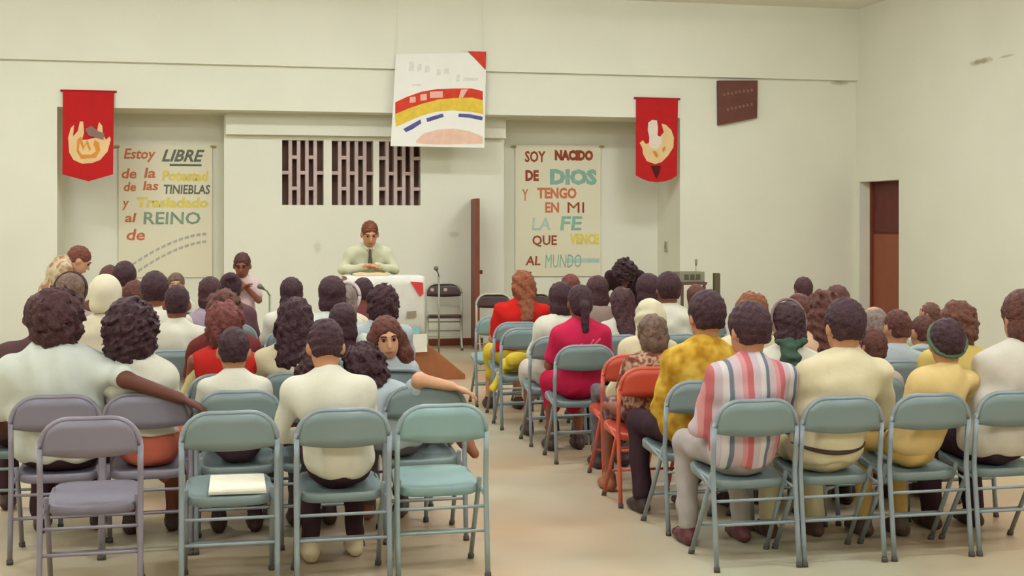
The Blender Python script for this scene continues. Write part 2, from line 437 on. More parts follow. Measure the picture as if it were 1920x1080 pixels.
for (a, b, c_, d) in ((766, 116, 776, 134), (782, 120, 790, 134), (796, 124, 806, 136), (832, 128, 842, 140), (855, 140, 862, 154), (868, 146, 896, 152), (772, 158, 790, 162), (818, 130, 826, 142)):
    x0, z0 = q(a, d); x1, z1 = q(c_, b)
    MB().prism([(x0, z0), (x1, z0 + .01), (x1, z1), (x0 + .01, z1)], -.0065, -.0045).build('faint_stroke', P_FAINT, rb)
for (a, b, c_, d) in ((768, 181, 779, 193), (788, 176, 800, 189), (806, 171, 830, 184)):
    x0, z0 = q(a, d); x1, z1 = q(c_, b)
    MB().prism([(x0, z0), (x1, z0 + .01), (x1, z1), (x0, z1 - .01)], -.0095, -.0075).build('pale_stroke', P_PINK, rb)
band('pale_stroke', P_PINK, [(864, 168), (877, 167)], [(860, 184), (868, 183)], -.0095)
MB().tube([(q(745, 102)[0], .0, q(745, 102)[1]), (q(745, 102)[0], .02, ZC - rb.location.z)], .002, 5).build('hanging_string', P_FAINT, rb)
MB().tube([(q(905, 100)[0], .0, q(905, 99)[1]), (q(905, 100)[0], .02, ZC - rb.location.z)], .002, 5).build('hanging_string', P_FAINT, rb)

# verse posters on the alcove walls
INK_R = mat('ink_rust', (196, 112, 78), .8, .12, 12); INK_D = mat('ink_dark_grey', (104, 108, 92), .8, .15, 12); INK_Y = mat('ink_yellow', (222, 204, 110), .8, .08, 10)
INK_DR = mat('ink_dark_red', (150, 72, 44), .8, .15, 12); INK_T = mat('ink_teal', (140, 178, 158), .8, .12, 12); INK_O = mat('ink_orange', (200, 118, 76), .8, .12, 12)
INK_LT = mat('ink_pale_teal', (178, 200, 186), .8, .08, 12); INK_G = mat('ink_grey', (176, 174, 158), .8, .1, 12); INK_GR = mat('ink_green_grey', (132, 152, 132), .8, .15, 12)
POSTER = mat('poster_paper', (226, 219, 190), .85, .02, 2)
def poster(label, px0, py0, px1, py1):
    Y = YB - .02
    r = empty('verse_poster', (PX((px0 + px1) / 2, Y), Y, HT(py1, (px0 + px1) / 2, Y)))
    tag(r, label, 'poster', 'hand lettered verse posters in the alcoves')
    q = local_px(r, Y)
    MB().prism([q(px0, py1), q(px1, py1), q(px1, py0), q(px0, py0)], -.004, .004).build('sheet', POSTER, r)
    for px in (px0 - 3, px1 + 2):
        x, z = q(px, py0 + 3); MB().box(x - .035, x + .035, -.009, -.0045, z - .015, z + .015).build('tape', mat('old_tape', (160, 140, 80), .6), r)
    def put(s, a, base, b, hpx, m, shear=.15, bold=.004):
        x0, z = q(a, base); x1, _ = q(b, base)
        k = SCL((a + b) / 2, Y)
        text(s, x0, z, hpx / k / .72, m, r, -.005, shear, x1 - x0, bold)
    return r, q, put
r1, q1, put = poster('hand lettered verse poster with rust, black and yellow words, left alcove', 222, 272, 398, 520)
put('Estoy', 232, 297, 292, 19, INK_R, .2); put('LIBRE', 303, 302, 384, 22, INK_D, .35, .006)
x0, z0 = q1(318, 309); x1, _ = q1(378, 313)
MB().box(x0, x1, -.007, -.0045, z0 - .015, z0 + .012).build('underline', INK_D, r1)
put('de', 228, 334, 256, 19, INK_R); put('la', 270, 333, 292, 19, INK_R); put('Potestad', 304, 338, 391, 18, INK_Y, .1, .008)
put('de', 232, 358, 255, 17, INK_R); put('las', 268, 356, 297, 17, INK_R); put('TINIEBLAS', 307, 363, 394, 17, INK_D, .1, .004)
put('y', 229, 388, 242, 17, INK_R); put('Trasladado', 256, 388, 391, 18, INK_Y, .1, .008)
put('al', 234, 416, 256, 17, INK_R); put('REINO', 269, 420, 376, 23, INK_GR, .05, .004)
put('de', 237, 450, 272, 21, INK_R)
for rr, yy in ((0, 438), (1, 452)):
    for k in range(13):
        t0, t1 = k / 13, (k + .72) / 13
        f = lambda t: (248 + 142 * t, yy + 58 * (1 - t) ** 1.7 + (6 * rr * (1 - t)))
        a, b = f(t0), f(t1)
        MB().prism([q1(a[0], a[1] + 3), q1(b[0], b[1] + 3), q1(b[0], b[1] - 2), q1(a[0], a[1] - 2)], -.007, -.0045).build('arc_dash', INK_G, r1)
r2, q2, put = poster('hand lettered verse poster with dark red, teal and yellow words, right alcove', 966, 272, 1126, 518)
put('SOY', 984, 303, 1023, 20, INK_DR, 0, .006); put('NACIDO', 1040, 299, 1112, 17, INK_DR, 0, .012)
put('DE', 985, 338, 1010, 19, INK_DR, 0, .01); put('DIOS', 1031, 344, 1119, 26, INK_T, 0, .016)
put('Y', 979, 376, 990, 22, INK_O, 0, .004); put('TENGO', 1007, 371, 1081, 19, INK_O, 0, .008)
put('EN', 1022, 398, 1048, 19, INK_O, 0, .006); put('MI', 1064, 399, 1095, 21, INK_DR, 0, 0)
put('LA', 997, 431, 1032, 24, INK_LT, .1, .004); put('FE', 1050, 431, 1092, 26, INK_T, .1, .006)
put('QUE', 998, 459, 1044, 18, INK_DR, 0, .004); put('VENCE', 1068, 457, 1123, 18, INK_Y, 0, .012)
put('AL', 985, 497, 1013, 17, INK_DR, .1, .004); put('MUNDO', 1022, 502, 1090, 26, INK_T, .1, 0)
x0, z0 = q2(1060, 493); x1, z1 = q2(1124, 484)
MB().box(x0, x1, -.0045, -.003, z0, z1).build('brush_tail', INK_LT, r2)

# brown sign fixed to the wall under the beam
YS = YF - .05
sg = empty('brown_sign', (PX(1347, YS), YS, HT(236, 1347, YS)))
tag(sg, 'dark brown square sign with two faint pale rows, under the beam', 'sign')
qs = local_px(sg, YS)
MB().prism([qs(1347, 235), qs(1419, 221), qs(1420, 151), qs(1346, 151)], -.015, .05).build('board', mat('sign_board', (104, 62, 52), .6, .12, 5), sg, bevel=.004)
P_SG = mat('sign_marks', (138, 94, 84), .7, .1, 20)
rs = random.Random(4)
for row, n, a, b in ((0, 8, 1355, 178), (1, 7, 1362, 205)):
    for k in range(n):
        x, z = qs(a + k * 7.4, b - k * 1.4 + rs.uniform(-1, 1))
        MB().box(x, x + .028, -.019, -.0155, z - .02, z + .018).build('pale_mark', P_SG, sg)

# ================================================================== FOLDING CHAIRS
def chair_proto(name, frame_m, pan_m, foot_m):
    r = empty(name, (0, 0, 0))
    W = .203; rc = .12
    def fy(z): return -.185 - .03 * (z - .43) / .345 if z > .43 else -.185 - (.43 - z) / .43 * .05
    pts = [(-W, fy(z), z) for z in (0.012, .15, .30, .40, .425, .45, .56, .66)]
    zt = .775
    for k in range(0, 7):
        a = math.pi / 2 * k / 6
        pts.append((-W + rc - rc * math.cos(a), fy(zt - rc + rc * math.sin(a)), zt - rc + rc * math.sin(a)))
    pts.append((0, fy(zt) - .012, zt))
    pts = pts + [(-x, y, z) for x, y, z in reversed(pts[:-1])]
    fr = MB().tube(pts, .0125, 8).build('frame', frame_m, r, True)
    # backrest panel
    nx, nz = 14, 4; mb = MB(); V = []
    def zt_x(x):
        e = abs(x) - (W - rc)
        return zt - .004 if e <= 0 else zt - rc + math.sqrt(max(0, (rc - .004) ** 2 - e * e))
    for side in (0, 1):
        for i in range(nx + 1):
            x = (-1 + 2 * i / nx) * (W - .004)
            zb = .628 - .016 * (1 - (x / W) ** 2)
            for j in range(nz + 1):
                z = zb + (zt_x(x) - zb) * j / nz
                y = fy(z) - .030 * (1 - (x / W) ** 2) + (.009 if side else -.004)
                V.append((x, y, z))
    n1 = (nx + 1) * (nz + 1); Fc = []
    idx = lambda s, i, j: s * n1 + i * (nz + 1) + j
    for i in range(nx):
        for j in range(nz):
            Fc += [(idx(0, i, j), idx(0, i + 1, j), idx(0, i + 1, j + 1), idx(0, i, j + 1)), (idx(1, i, j), idx(1, i, j + 1), idx(1, i + 1, j + 1), idx(1, i + 1, j))]
        Fc += [(idx(0, i, 0), idx(1, i, 0), idx(1, i + 1, 0), idx(0, i + 1, 0)), (idx(0, i, nz), idx(0, i + 1, nz), idx(1, i + 1, nz), idx(1, i, nz))]
    for j in range(nz):
        Fc += [(idx(0, 0, j), idx(0, 0, j + 1), idx(1, 0, j + 1), idx(1, 0, j)), (idx(0, nx, j), idx(1, nx, j), idx(1, nx, j + 1), idx(0, nx, j + 1))]
    mb.add(V, Fc).build('backrest', pan_m, r, True)
    # seat pan with a rolled rim
    mb = MB(); n = 28; rings = []
    for (sc, dz) in ((.96, -.042), (1.0, -.036), (1.0, -.008), (.975, 0), (.86, -.004), (.5, -.010)):
        ring = []
        for k in range(n):
            a = 2 * math.pi * k / n; ca, sa = math.cos(a), math.sin(a); p = .42
            x = .188 * sc * math.copysign(abs(ca) ** p, ca); y = .035 + .195 * sc * math.copysign(abs(sa) ** p, sa)
            ring.append((x, y, .416 + dz + (y - .03) * .09))
        rings.append(ring)
    V = [v for rg in rings for v in rg]; Fc = []
    for i in range(len(rings) - 1):
        for k in range(n): Fc.append((i * n + k, i * n + (k + 1) % n, (i + 1) * n + (k + 1) % n, (i + 1) * n + k))
    Fc += [tuple(reversed(range(n))), tuple((len(rings) - 1) * n + k for k in range(n))]
    mb.add(V, Fc).build('seat', pan_m, r, True)
    for s in (-1, 1):
        lg_ = MB().tube([(s * .186, -.13, .432), (s * .188, -.02, .24), (s * .194, .118, .012)], .0115, 8).build('leg', frame_m, r, True)
        MB().tube([(s * .194, .112, .022), (s * .194, .124, 0)], .0155, 8).build('foot_cap', foot_m, lg_, True)
        MB().tube([(s * W, fy(.022), .022), (s * W, fy(0) - .001, 0)], .0155, 8).build('foot_cap', foot_m, fr, True)
        MB().tube([(s * .2, fy(.36), .36), (s * .18, .12, .425)], .007, 6).build('brace', frame_m, r, True)
    for z in (.207, .315):
        MB().tube([(-W, fy(z), z), (W, fy(z), z)], .0075, 6).build('crossbar', frame_m, r, True)
    MB().tube([(-.19, .03, .16), (.19, .03, .16)], .0075, 6).build('crossbar', frame_m, r, True)
    return r
def metal(name, rgb, rough=.42): return mat(name, dim(rgb, .92), rough, .05, 5, 0, 60, .5)
FOOT = mat('rubber_foot', (84, 76, 70), .8)
PROT = {
    'grey': chair_proto('folding_chair', metal('steel_grey', (138, 148, 150)), metal('pan_grey', (122, 138, 136)), FOOT),
    'teal': chair_proto('folding_chair', metal('steel_teal', (142, 158, 154)), metal('pan_teal', (134, 164, 160)), FOOT),
    'mauve': chair_proto('folding_chair', metal('steel_mauve', (136, 128, 138)), metal('pan_mauve', (128, 122, 134)), FOOT),
    'red': chair_proto('folding_chair', metal('steel_red', (206, 92, 64)), metal('pan_red', (200, 76, 54)), FOOT),
    'dark': chair_proto('folding_chair', metal('steel_pale', (182, 184, 158)), metal('pan_dark', (72, 48, 46), .3), FOOT)}
USED = set()
CNAME = {'grey': 'grey', 'teal': 'pale teal', 'mauve': 'mauve grey', 'red': 'orange red', 'dark': 'dark backed'}
def chair(kind, X, Y, label, rz=0):
    r = PROT[kind] if kind not in USED else copy_tree(PROT[kind])
    USED.add(kind)
    # Y is where the top of the backrest stands; the seat lies in front of it
    dx, dy = -.21 * math.sin(rz), .21 * math.cos(rz)
    r.location = (X + dx, Y + dy, 0); r.rotation_euler = (0, 0, rz)
    tag(r, CNAME[kind] + ' ' + label, 'chair', 'metal folding chairs set out in rows')
    return r

# ================================================================== PEOPLE
def rotm(yaw, pitch, roll):
    return np.array((Matrix.Rotation(yaw, 3, 'Z') @ Matrix.Rotation(pitch, 3, 'X') @ Matrix.Rotation(roll, 3, 'Y')))
SK = {'dark': (112, 66, 52), 'brown': (150, 92, 68), 'tan': (204, 146, 108), 'fair': (226, 172, 134)}
M_EYE = mat('eye_dark', (40, 26, 24), .3); M_SHOE = {}
def shoe_m(rgb): return mat('shoe_%d_%d_%d' % rgb, rgb, .5, .05, 10)
PSEED = [0]
def hand_prims(w, d, up, rs, side, curl=.35):
    """palm and five fingers from wrist w along d, back of the hand towards up; side: +1 thumb towards +lat"""
    d = np.array(d, float); d /= np.linalg.norm(d); up = np.array(up, float); up -= d * (up @ d); up /= np.linalg.norm(up)
    lat = np.cross(d, up) * side; w = np.array(w, float); P = []
    kn = w + d * .085 * rs
    P.append(cone(w, .026 * rs, w + d * .07 * rs, .034 * rs, .015, (up, .5)))
    for i, (o, L) in enumerate(((.030, .068), (.010, .078), (-.011, .072), (-.031, .055))):
        a = kn + lat * o * rs - d * abs(o) * .25
        dd = d * math.cos(curl * .4) - up * math.sin(curl * .4) + lat * o * 1.6; dd /= np.linalg.norm(dd)
        b = a + dd * L * .55 * rs
        d2 = dd * math.cos(curl * 1.3) - up * math.sin(curl * 1.3)
        c = b + d2 * L * .5 * rs
        P.append(cone(a - d * .02, .0105 * rs, b, .0092 * rs, .008)); P.append(cone(b, .0092 * rs, c, .0078 * rs, .004))
    a = w + d * .03 * rs + lat * .026 * rs; b = a + (d * .6 + lat * .75 - up * .25) * .045 * rs; c = b + (d * .95 + lat * .2 - up * .25) * .034 * rs
    P += [cone(a, .013 * rs, b, .011 * rs, .012), cone(b, .011 * rs, c, .009 * rs, .004)]
    return P

def person(label, ref, px, v, Y, hair, top, low, skin='brown', w=1.0, bx=None, yaw=0.0, hyaw=0, hpitch=0, hroll=0,
           fwd=0.0, arms='lap', armL=None, armR=None, sleeve='short', vox=None, chair_kind='grey', stand=False, face=False,
           shoes=(70, 48, 44), g=None, skirt=False, extra=None, chair_label=None, dyb=0.0, hand_up=(0, 0, 1), legspread=0.0, leg_out=None, hem=-.06, shd=.098, headfwd=0, headdrop=0):
    PSEED[0] += 1; seed = PSEED[0]; rnd = random.Random(seed)
    s = SCL(px, Y); Xb = PX(bx, Y) if bx is not None else PX(px, Y + (.2 if not stand else 0)); Xh = PX(px, Y + (.2 if not stand else 0))
    rz = math.radians(yaw)
    h = HT(v, px, Y + (.12 if not stand else 0))
    if vox is None: vox = .0125 if Y < 7.2 else (.015 if Y < 9 else .018)
    ybase = Y + (.215 if not stand else 0) + dyb
    root = empty('person', (Xb, ybase, 0), rz)
    tag(root, label, 'person', 'people gathered in the hall')
    hst, hcol, hs = hair; sk = skinm(SK[skin])
    hairpad = {'curly': .035, 'afro': .045, 'cap': .02, 'scarf': .018}.get(hst, .014) * hs
    ox = (Xh - Xb) * math.cos(rz); oy = -(Xh - Xb) * math.sin(rz)    # head offset in the body's own frame
    z0 = .50 if not stand else None
    if not stand:
        neckz = h - hairpad - .232
        if g is None: g = min(1.06, max(.74, (neckz - .53) / .47))
    else:
        neckz = h - hairpad - .232
        if g is None: g = min(1.05, max(.6, neckz / 1.42))
        z0 = neckz - .47 * g
    hg = (.5 + .5 * g) * 1.11                                                 # heads shrink less than bodies
    neckz = h - hairpad - .225 * hg + headdrop
    T = neckz - z0
    sp = lambda t: np.array([ox * t ** 1.5, -.055 * (1 if not stand else 0) + fwd * t ** 1.6 + oy * t - (.03 * math.sin(t * 3.1) if not stand else .01), z0 + T * t])
    pel = np.array([0, -.035 if not stand else 0, z0]); waist = sp(.36); chest = sp(.72); neck = sp(1.0)
    Rh = rotm(math.radians(hyaw), math.radians(hpitch), math.radians(hroll))
    hc = neck + np.array([0, .015 + headfwd, -headdrop]) + Rh @ np.array([0, .012, .118 * hg])
    H = lambda x, y, z: hc + Rh @ (np.array([x, y, z]) * hg)
    tilt = np.array([ox * .5, fwd * .6, T]); tilt /= np.linalg.norm(tilt)
    shw = .190 * w * g
    SHL = neck - tilt * shd * g + np.array([-shw, -.005, 0]); SHR = neck - tilt * shd * g + np.array([shw, -.005, 0])
    ua, fa = .27 * g, .24 * g
    def defarm(sh, sd):
        if stand and arms == 'lap': return sh + np.array([sd * .05, .0, -ua]), sh + np.array([sd * .05, .05, -ua - fa])
        e = sh + np.array([sd * .055 * g, .07 * g, -.255 * g]); wr = np.array([sd * .06, e[1] + .20 * g, max(e[2] - .08, z0 + .10)])
        return e, wr
    eL, wL = defarm(SHL, -1) if armL is None else (np.array(armL[0]), np.array(armL[1]))
    eR, wR = defarm(SHR, 1) if armR is None else (np.array(armR[0]), np.array(armR[1]))
    # legs
    lg = g if not stand else 1
    hipx = .088 * w * g
    legs = []
    for sd in (-1, 1):
        hp = np.array([sd * hipx, pel[1] + .02, z0 - .0 if not stand else z0 + .02])
        if stand: kn = np.array([sd * (hipx + .01), .02, z0 * .53]); an = np.array([sd * (hipx + .015), -.01, .085])
        else:
            kn = np.array([sd * (hipx + .02 + legspread), pel[1] + .43 * g, .495]); an = np.array([sd * (hipx + .03 + legspread), pel[1] + .40 * g + rnd.uniform(-.05, .06), .085])
            if leg_out and sd == leg_out[0]: kn, an = np.array(leg_out[1]), np.array(leg_out[2])
        legs.append((sd, hp, kn, an))
    # ---- body: one continuous skin surface
    B = [ell(H(0, -.010, .020), np.array([.076, .095, .097]) * hg, Rh), ell(H(0, .032, -.045), np.array([.057, .064, .075]) * hg, Rh),
         cone(neck - tilt * .04, .058 * g, H(0, -.02, -.06), .054 * hg, .03),
         cone(H(0, .097, .005), .008 * hg, H(0, .112, -.028), .0125 * hg, .012),
         ell(H(-.079, -.008, -.012), np.array([.011, .021, .031]) * hg, Rh, .008), ell(H(.079, -.008, -.012), np.array([.011, .021, .031]) * hg, Rh, .008),
         ell(chest - tilt * .02, np.array([.145 * w * g, .095 * g, .15 * g])), ell(waist, np.array([.125 * w * g, .09 * g, .15 * g])), ell(pel + np.array([0, 0, .0]), np.array([.145 * w * g, .10 * g, .10]))]
    if face:
        B += [ell(H(0, .086, .024), np.array([.052, .013, .010]) * hg, Rh, .02), ell(H(0, .092, -.060), np.array([.024, .009, .008]) * hg, Rh, .008),
              ell(H(-.03, .098, .006), np.array([.016, .014, .010]) * hg, Rh, .01, 1), ell(H(.03, .098, .006), np.array([.016, .014, .010]) * hg, Rh, .01, 1)]
    for sd, sh, e, wr in ((-1, SHL, eL, wL), (1, SHR, eR, wR)):
        B += [cone(neck - tilt * .05, .045 * g, sh, .045 * g), cone(sh, .046 * g, e, .037 * g), cone(e, .037 * g, wr, .026 * g, .02)]
        dv = wr - e
        B += hand_prims(wr, dv + np.array([0, 0, -.02]), hand_up if abs(dv[2]) < .8 * np.linalg.norm(dv) else (0, 1, 0), g, -sd if True else 1)
    for sd, hp, kn, an in legs:
        B += [cone(hp, .070 * g, kn, .052 * g), cone(kn, .052 * g, an, .036 * g, .03), cone(an, .034, an + np.array([0, .05, -.05]), .022, .02)]
    body = link('body', surf('body', B, vox), sk, root); shirt = lowo = hairo = None
    # ---- garment on the upper body
    sd_ = seed * 7
    if top is not None:
        e_ = .012
        U = [ell(chest - tilt * .02, np.array([.172 * w * g + e_, .112 * g + e_, .175 * g]), None, .06), ell(waist + np.array([0, .005, 0]), np.array([.163 * w * g + e_, .115 * g + e_, .17 * g])),
             ell(pel + np.array([0, -.012, .03]), np.array([.168 * w * g + e_, .128 * g + e_, .125 * g]), None, .06),
             cone(neck - tilt * .045, .052 * g, neck - tilt * .015, .060 * g, .03)]
        for sd, sh, e, wr in ((-1, SHL, eL, wL), (1, SHR, eR, wR)):
            U.append(cone(neck - tilt * .05, .055 * g, sh + np.array([-sd * .02, 0, 0]), .050 * g, .09))
            if sleeve == 'long': U += [cone(sh, .053 * g, e, .050 * g, .06), cone(e, .050 * g, e + (wr - e) * .94, .038 * g, .02)]
            elif sleeve == 'short': U.append(cone(sh, .053 * g, sh + (e - sh) * .72, .058 * g, .06))
        U.append(plane(pel + np.array([0, 0, hem]), (0, -.12, -1), .01))
        shirt = link('shirt', surf('shirt', U, vox, wob(.0055, .13, sd_)), top, root)
    # ---- lower garment
    if low is not None:
        Lp = [ell(pel + np.array([0, 0, -.005 if not stand else 0]), np.array([.158 * w * g, .122 * g, .098]))]
        if skirt: Lp = [ell(pel + np.array([0, -.01, .02]), np.array([.172 * w * g, .136 * g, .12]))]
        if skirt and not stand:
            kz = .48
            Lp += [cone(pel + np.array([-.07 * g, .05, -.0]), .085 * g, np.array([-.10 * g, pel[1] + .42 * g, kz]), .085 * g, .08), cone(pel + np.array([.07 * g, .05, 0]), .085 * g, np.array([.10 * g, pel[1] + .42 * g, kz]), .085 * g, .08),
                   cone(np.array([-.09 * g, pel[1] + .43 * g, kz]), .08 * g, np.array([-.10 * g, pel[1] + .44 * g, .30]), .07 * g, .09), cone(np.array([.09 * g, pel[1] + .43 * g, kz]), .08 * g, np.array([.10 * g, pel[1] + .44 * g, .30]), .07 * g, .09)]
        else:
            for sd, hp, kn, an in legs:
                Lp += [cone(hp, .080 * g, kn, .066 * g, .03), cone(kn, .066 * g, an + (kn - an) * .06, .054 * g, .03)]
        lowo = link('skirt' if skirt else 'trousers', surf('low', Lp, max(vox, .014), wob(.004, .11, sd_ + 1)), low, root)
    # ---- shoes
    if shoes:
        for sd, hp, kn, an in legs:
            f = np.array([0, 1, 0]) if not (leg_out and sd == leg_out[0]) else np.array(leg_out[3])
            dn = np.array([0, 0, -1]) if not (leg_out and sd == leg_out[0]) else np.array(leg_out[4])
            a = an - f * .035 + dn * .05; b = an + f * .15 + dn * .058
            Sh = [cone(a, .036, an + f * .07 + dn * .045, .040, .02), cone(an + f * .07 + dn * .05, .038, b, .032, .03, (dn, .8)), cone(an, .040, an + dn * .04, .040, .02)]
            if not (leg_out and sd == leg_out[0]): Sh.append(plane((0, 0, .004), (0, 0, -1), .004))
            link('shoe', surf('shoe', Sh, .012), shoe_m(shoes), root)
    # ---- hair / head covering
    hm = hairm('%d_%d_%d' % hcol, hcol); hv = .009 if Y < 7.2 else (.0115 if Y < 9 else .014)
    if face: hv = .009
    E = lambda c, r, op=0, k=.02: ell(H(*c), np.array(r) * hg, Rh, k, op)
    facecut = [E((0, .115, -.045), (.072, .085, .098), 1)]
    K = []; nz = wob(.003, .03, sd_ + 2); nm = 'hair'
    if hst == 'short':
        K = [E((0, -.014, .028), (.082 * hs, .104 * hs, .100 * hs)), E((0, -.058, -.035), (.064 * hs, .048, .055))] + facecut + [plane(H(0, 0, -.072), Rh @ np.array([0, -.25, -1]))] + [E((sx * .09, .012, -.035), (.03, .038, .045), 1) for sx in (-1, 1)]
        nz = wob(.0035, .028, sd_ + 2)
    elif hst == 'bob':
        K = [E((0, -.016, .026), (.090 * hs, .108 * hs, .102 * hs)), E((0, -.045, -.06), (.092 * hs, .070 * hs, .085))] + facecut + [plane(H(0, 0, -.125), Rh @ np.array([0, 0, -1]))]
        nz = wob(.004, .03, sd_ + 2)
    elif hst in ('curly', 'afro'):
        big = 1 if hst == 'curly' else 1.12
        K = [E((0, -.024, .014), (.104 * hs * big, .116 * hs * big, .118 * hs)), E((0, -.05, -.05), (.098 * hs * big, .085 * hs, .095 * hs))] + [E((0, .125, -.05), (.072, .085, .1), 1)]
        am_ = .008 * min(1, max(.3, (hs - .72) / .22)); a_, b_ = wob(am_, .032, sd_ + 2), wob(am_, .06, sd_ + 3); nz = lambda p: a_(p) + b_(p) - (.006 if hs < .95 else 0)
    elif hst == 'long':
        L_ = .30 * hs
        bk = hc + Rh @ np.array([0, -.075, -.03]); en = hc + np.array([0, -.15, -L_]) + Rh @ np.array([0, -.01, 0])
        K = [E((0, -.016, .024), (.088, .108, .102)), E((0, -.04, -.04), (.09, .075, .09)), cone(bk, .085, en, .058, .05, (Rh @ np.array([0, 1, 0]), .55))] + facecut
        a_, b_ = wob(.004, .03, sd_ + 2), wob(.006, .07, sd_ + 3); nz = lambda p: a_(p) + b_(p)
    elif hst == 'long_sides':
        K = [E((0, -.016, .024), (.09, .108, .104)), E((0, -.04, -.04), (.095, .08, .09))] + facecut
        for sx, q_, e_ in ((-1, .052, -.36), (1, .03, -.16)):
            a_ = hc + Rh @ (np.array([sx * .075, .0, .0]) * hg); b_ = hc + Rh @ (np.array([sx * .095, .0, -.10]) * hg); c_ = b_ + np.array([sx * .03, .01, e_ + .08])
            K += [cone(a_, .04, b_, q_, .03), cone(b_, q_, c_, q_ * .75, .03)]
        K = [q_ for q_ in K if q_[2] == 0] + facecut
        a2, b2 = wob(.0025, .03, sd_ + 2), wob(.002, .07, sd_ + 3); nz = lambda p: a2(p) + b2(p)
    elif hst == 'wavy':
        L_ = .24 * hs
        en = hc + np.array([0, -.105, -L_])
        K = [E((0, -.018, .022), (.095, .112, .106)), E((0, -.045, -.05), (.105, .08, .1)), cone(hc + Rh @ np.array([-.04, -.07, -.05]), .07, en + np.array([-.05, 0, .02]), .062, .04), cone(hc + Rh @ np.array([.04, -.07, -.05]), .07, en + np.array([.05, 0, 0]), .058, .04)] + facecut
        a_, b_ = wob(.007, .036, sd_ + 2), wob(.006, .07, sd_ + 3); nz = lambda p: a_(p) + b_(p)
    elif hst == 'ponytail':
        K = [E((0, -.014, .026), (.084, .105, .1)), E((0, -.05, -.03), (.07, .06, .06)), E((0, -.115, -.01), (.032, .035, .035)), cone(H(0, -.125, -.02), .032, H(0, -.135, -.17 * hs), .026, .02)] + facecut + [E((sx * .09, .012, -.035), (.03, .038, .045), 1) for sx in (-1, 1)]
    elif hst == 'bun':
        K = [E((0, -.014, .026), (.086, .105, .1)), E((0, -.05, -.03), (.075, .06, .06)), E((0, -.09, .085), (.048, .045, .042), 0, .012)] + facecut
    elif hst == 'cap':
        nm = 'knit_cap'; hm = cloth('cap_%d_%d_%d' % hcol, hcol)
        K = [E((0, -.014, .03), (.094 * hs, .112 * hs, .108 * hs)), E((0, -.05, -.04), (.088 * hs, .065, .07))] + [E((0, .13, -.05), (.075, .085, .098), 1), plane(H(0, 0, -.098), Rh @ np.array([0, -.1, -1]))]
        nz = None
    elif hst == 'scarf':
        nm = 'head_scarf'; hm = cloth('scarf_%d_%d_%d' % hcol, hcol)
        K = [E((0, -.014, .026), (.092, .112, .108)), cone(hc + Rh @ np.array([0, -.05, -.04]), .09, hc + np.array([0, -.06, -.20]), .13, .06, ((0, 1, 0), .7))] + facecut
        nz = wob(.004, .07, sd_)
    elif hst == 'balding':
        K = [E((0, -.03, -.005), (.086, .092, .06)), E((0, -.058, -.035), (.068, .048, .055))] + facecut + [plane(H(0, 0, -.08), Rh @ np.array([0, -.25, -1]))]
    if K: hairo = link(nm, surf(nm, K, hv, nz), hm, root)
    if face:
        for sx in (-1, 1):
            MB().add(*uvsphere(H(sx * .03, .086, .006), .0095 * hg)).build('eye', M_EYE, body, True)
            MB().tube([tuple(H(sx * .014, .099, .026)), tuple(H(sx * .03, .099, .032)), tuple(H(sx * .047, .088, .027))], .0042, 6).build('eyebrow', hm, body, True)
        link('mouth', surf('mouth', [ell(H(0, .0945, -.060), np.array([.025, .0095, .0085]) * hg, Rh)], .006), skinm(tuple(int(c * f_) for c, f_ in zip(SK[skin], (.88, .66, .62)))), body)
    info = dict(root=root, shirt=shirt or root, low=lowo or root, hair=hairo or root, H=H, hc=hc, Rh=Rh, neck=neck, chest=chest, waist=waist, pel=pel, wL=wL, wR=wR, eL=eL, eR=eR, g=g, hg=hg, tilt=tilt, vox=vox, w=w)
    if extra: extra(info)
    if chair_kind and not stand:
        cl = chair_label or 'metal folding chair carrying ' + ref
        chair(chair_kind, Xb - (-.0) , Y + dyb, cl, rz)
    return info
def uvsphere(c, r, n=10, m=6):
    V = [(c[0], c[1], c[2] + r)]; Fc = []
    for i in range(1, m):
        a = math.pi * i / m
        for k in range(n):
            b = 2 * math.pi * k / n; V.append((c[0] + r * math.sin(a) * math.cos(b), c[1] + r * math.sin(a) * math.sin(b), c[2] + r * math.cos(a)))
    V.append((c[0], c[1], c[2] - r))
    for k in range(n):
        Fc.append((0, 1 + k, 1 + (k + 1) % n))
        for i in range(m - 2):
            a = 1 + i * n + k; b = 1 + i * n + (k + 1) % n; Fc.append((a, a + n, b + n, b))
        Fc.append((len(V) - 1, 1 + (m - 2) * n + (k + 1) % n, 1 + (m - 2) * n + k))
    return V, Fc
def headband(rgb, name='hair_band', r0=1.0, tilt=.5, thick=.010):
    def f(I):
        pts = []
        for k in range(25):
            a = math.pi * 2 * k / 24
            y = -.02 + .118 * r0 * math.sin(a) * math.sin(tilt); x = .099 * r0 * math.cos(a); z = .025 + .114 * r0 * math.sin(a) * math.cos(tilt)
            pts.append(tuple(I['H'](x, y, z)))
        MB().tube(pts, thick, 6).build(name, cloth('band_%d_%d_%d' % rgb, rgb), I['hair'], True)
    return f
def collar(rgb):
    def f(I):
        n = I['neck'] - I['tilt'] * .012; pts = []
        for k in range(21):
            a = 2 * math.pi * k / 20; pts.append((n[0] + .066 * I['g'] * math.cos(a), n[1] + .066 * I['g'] * math.sin(a), n[2] + .012 * -math.sin(a)))
        MB().tube(pts, .016, 6).build('collar', cloth('collar_%d_%d_%d' % rgb, rgb), I['shirt'], True)
    return f
def both(*fs):
    def f(I):
        for g_ in fs: g_(I)
    return f

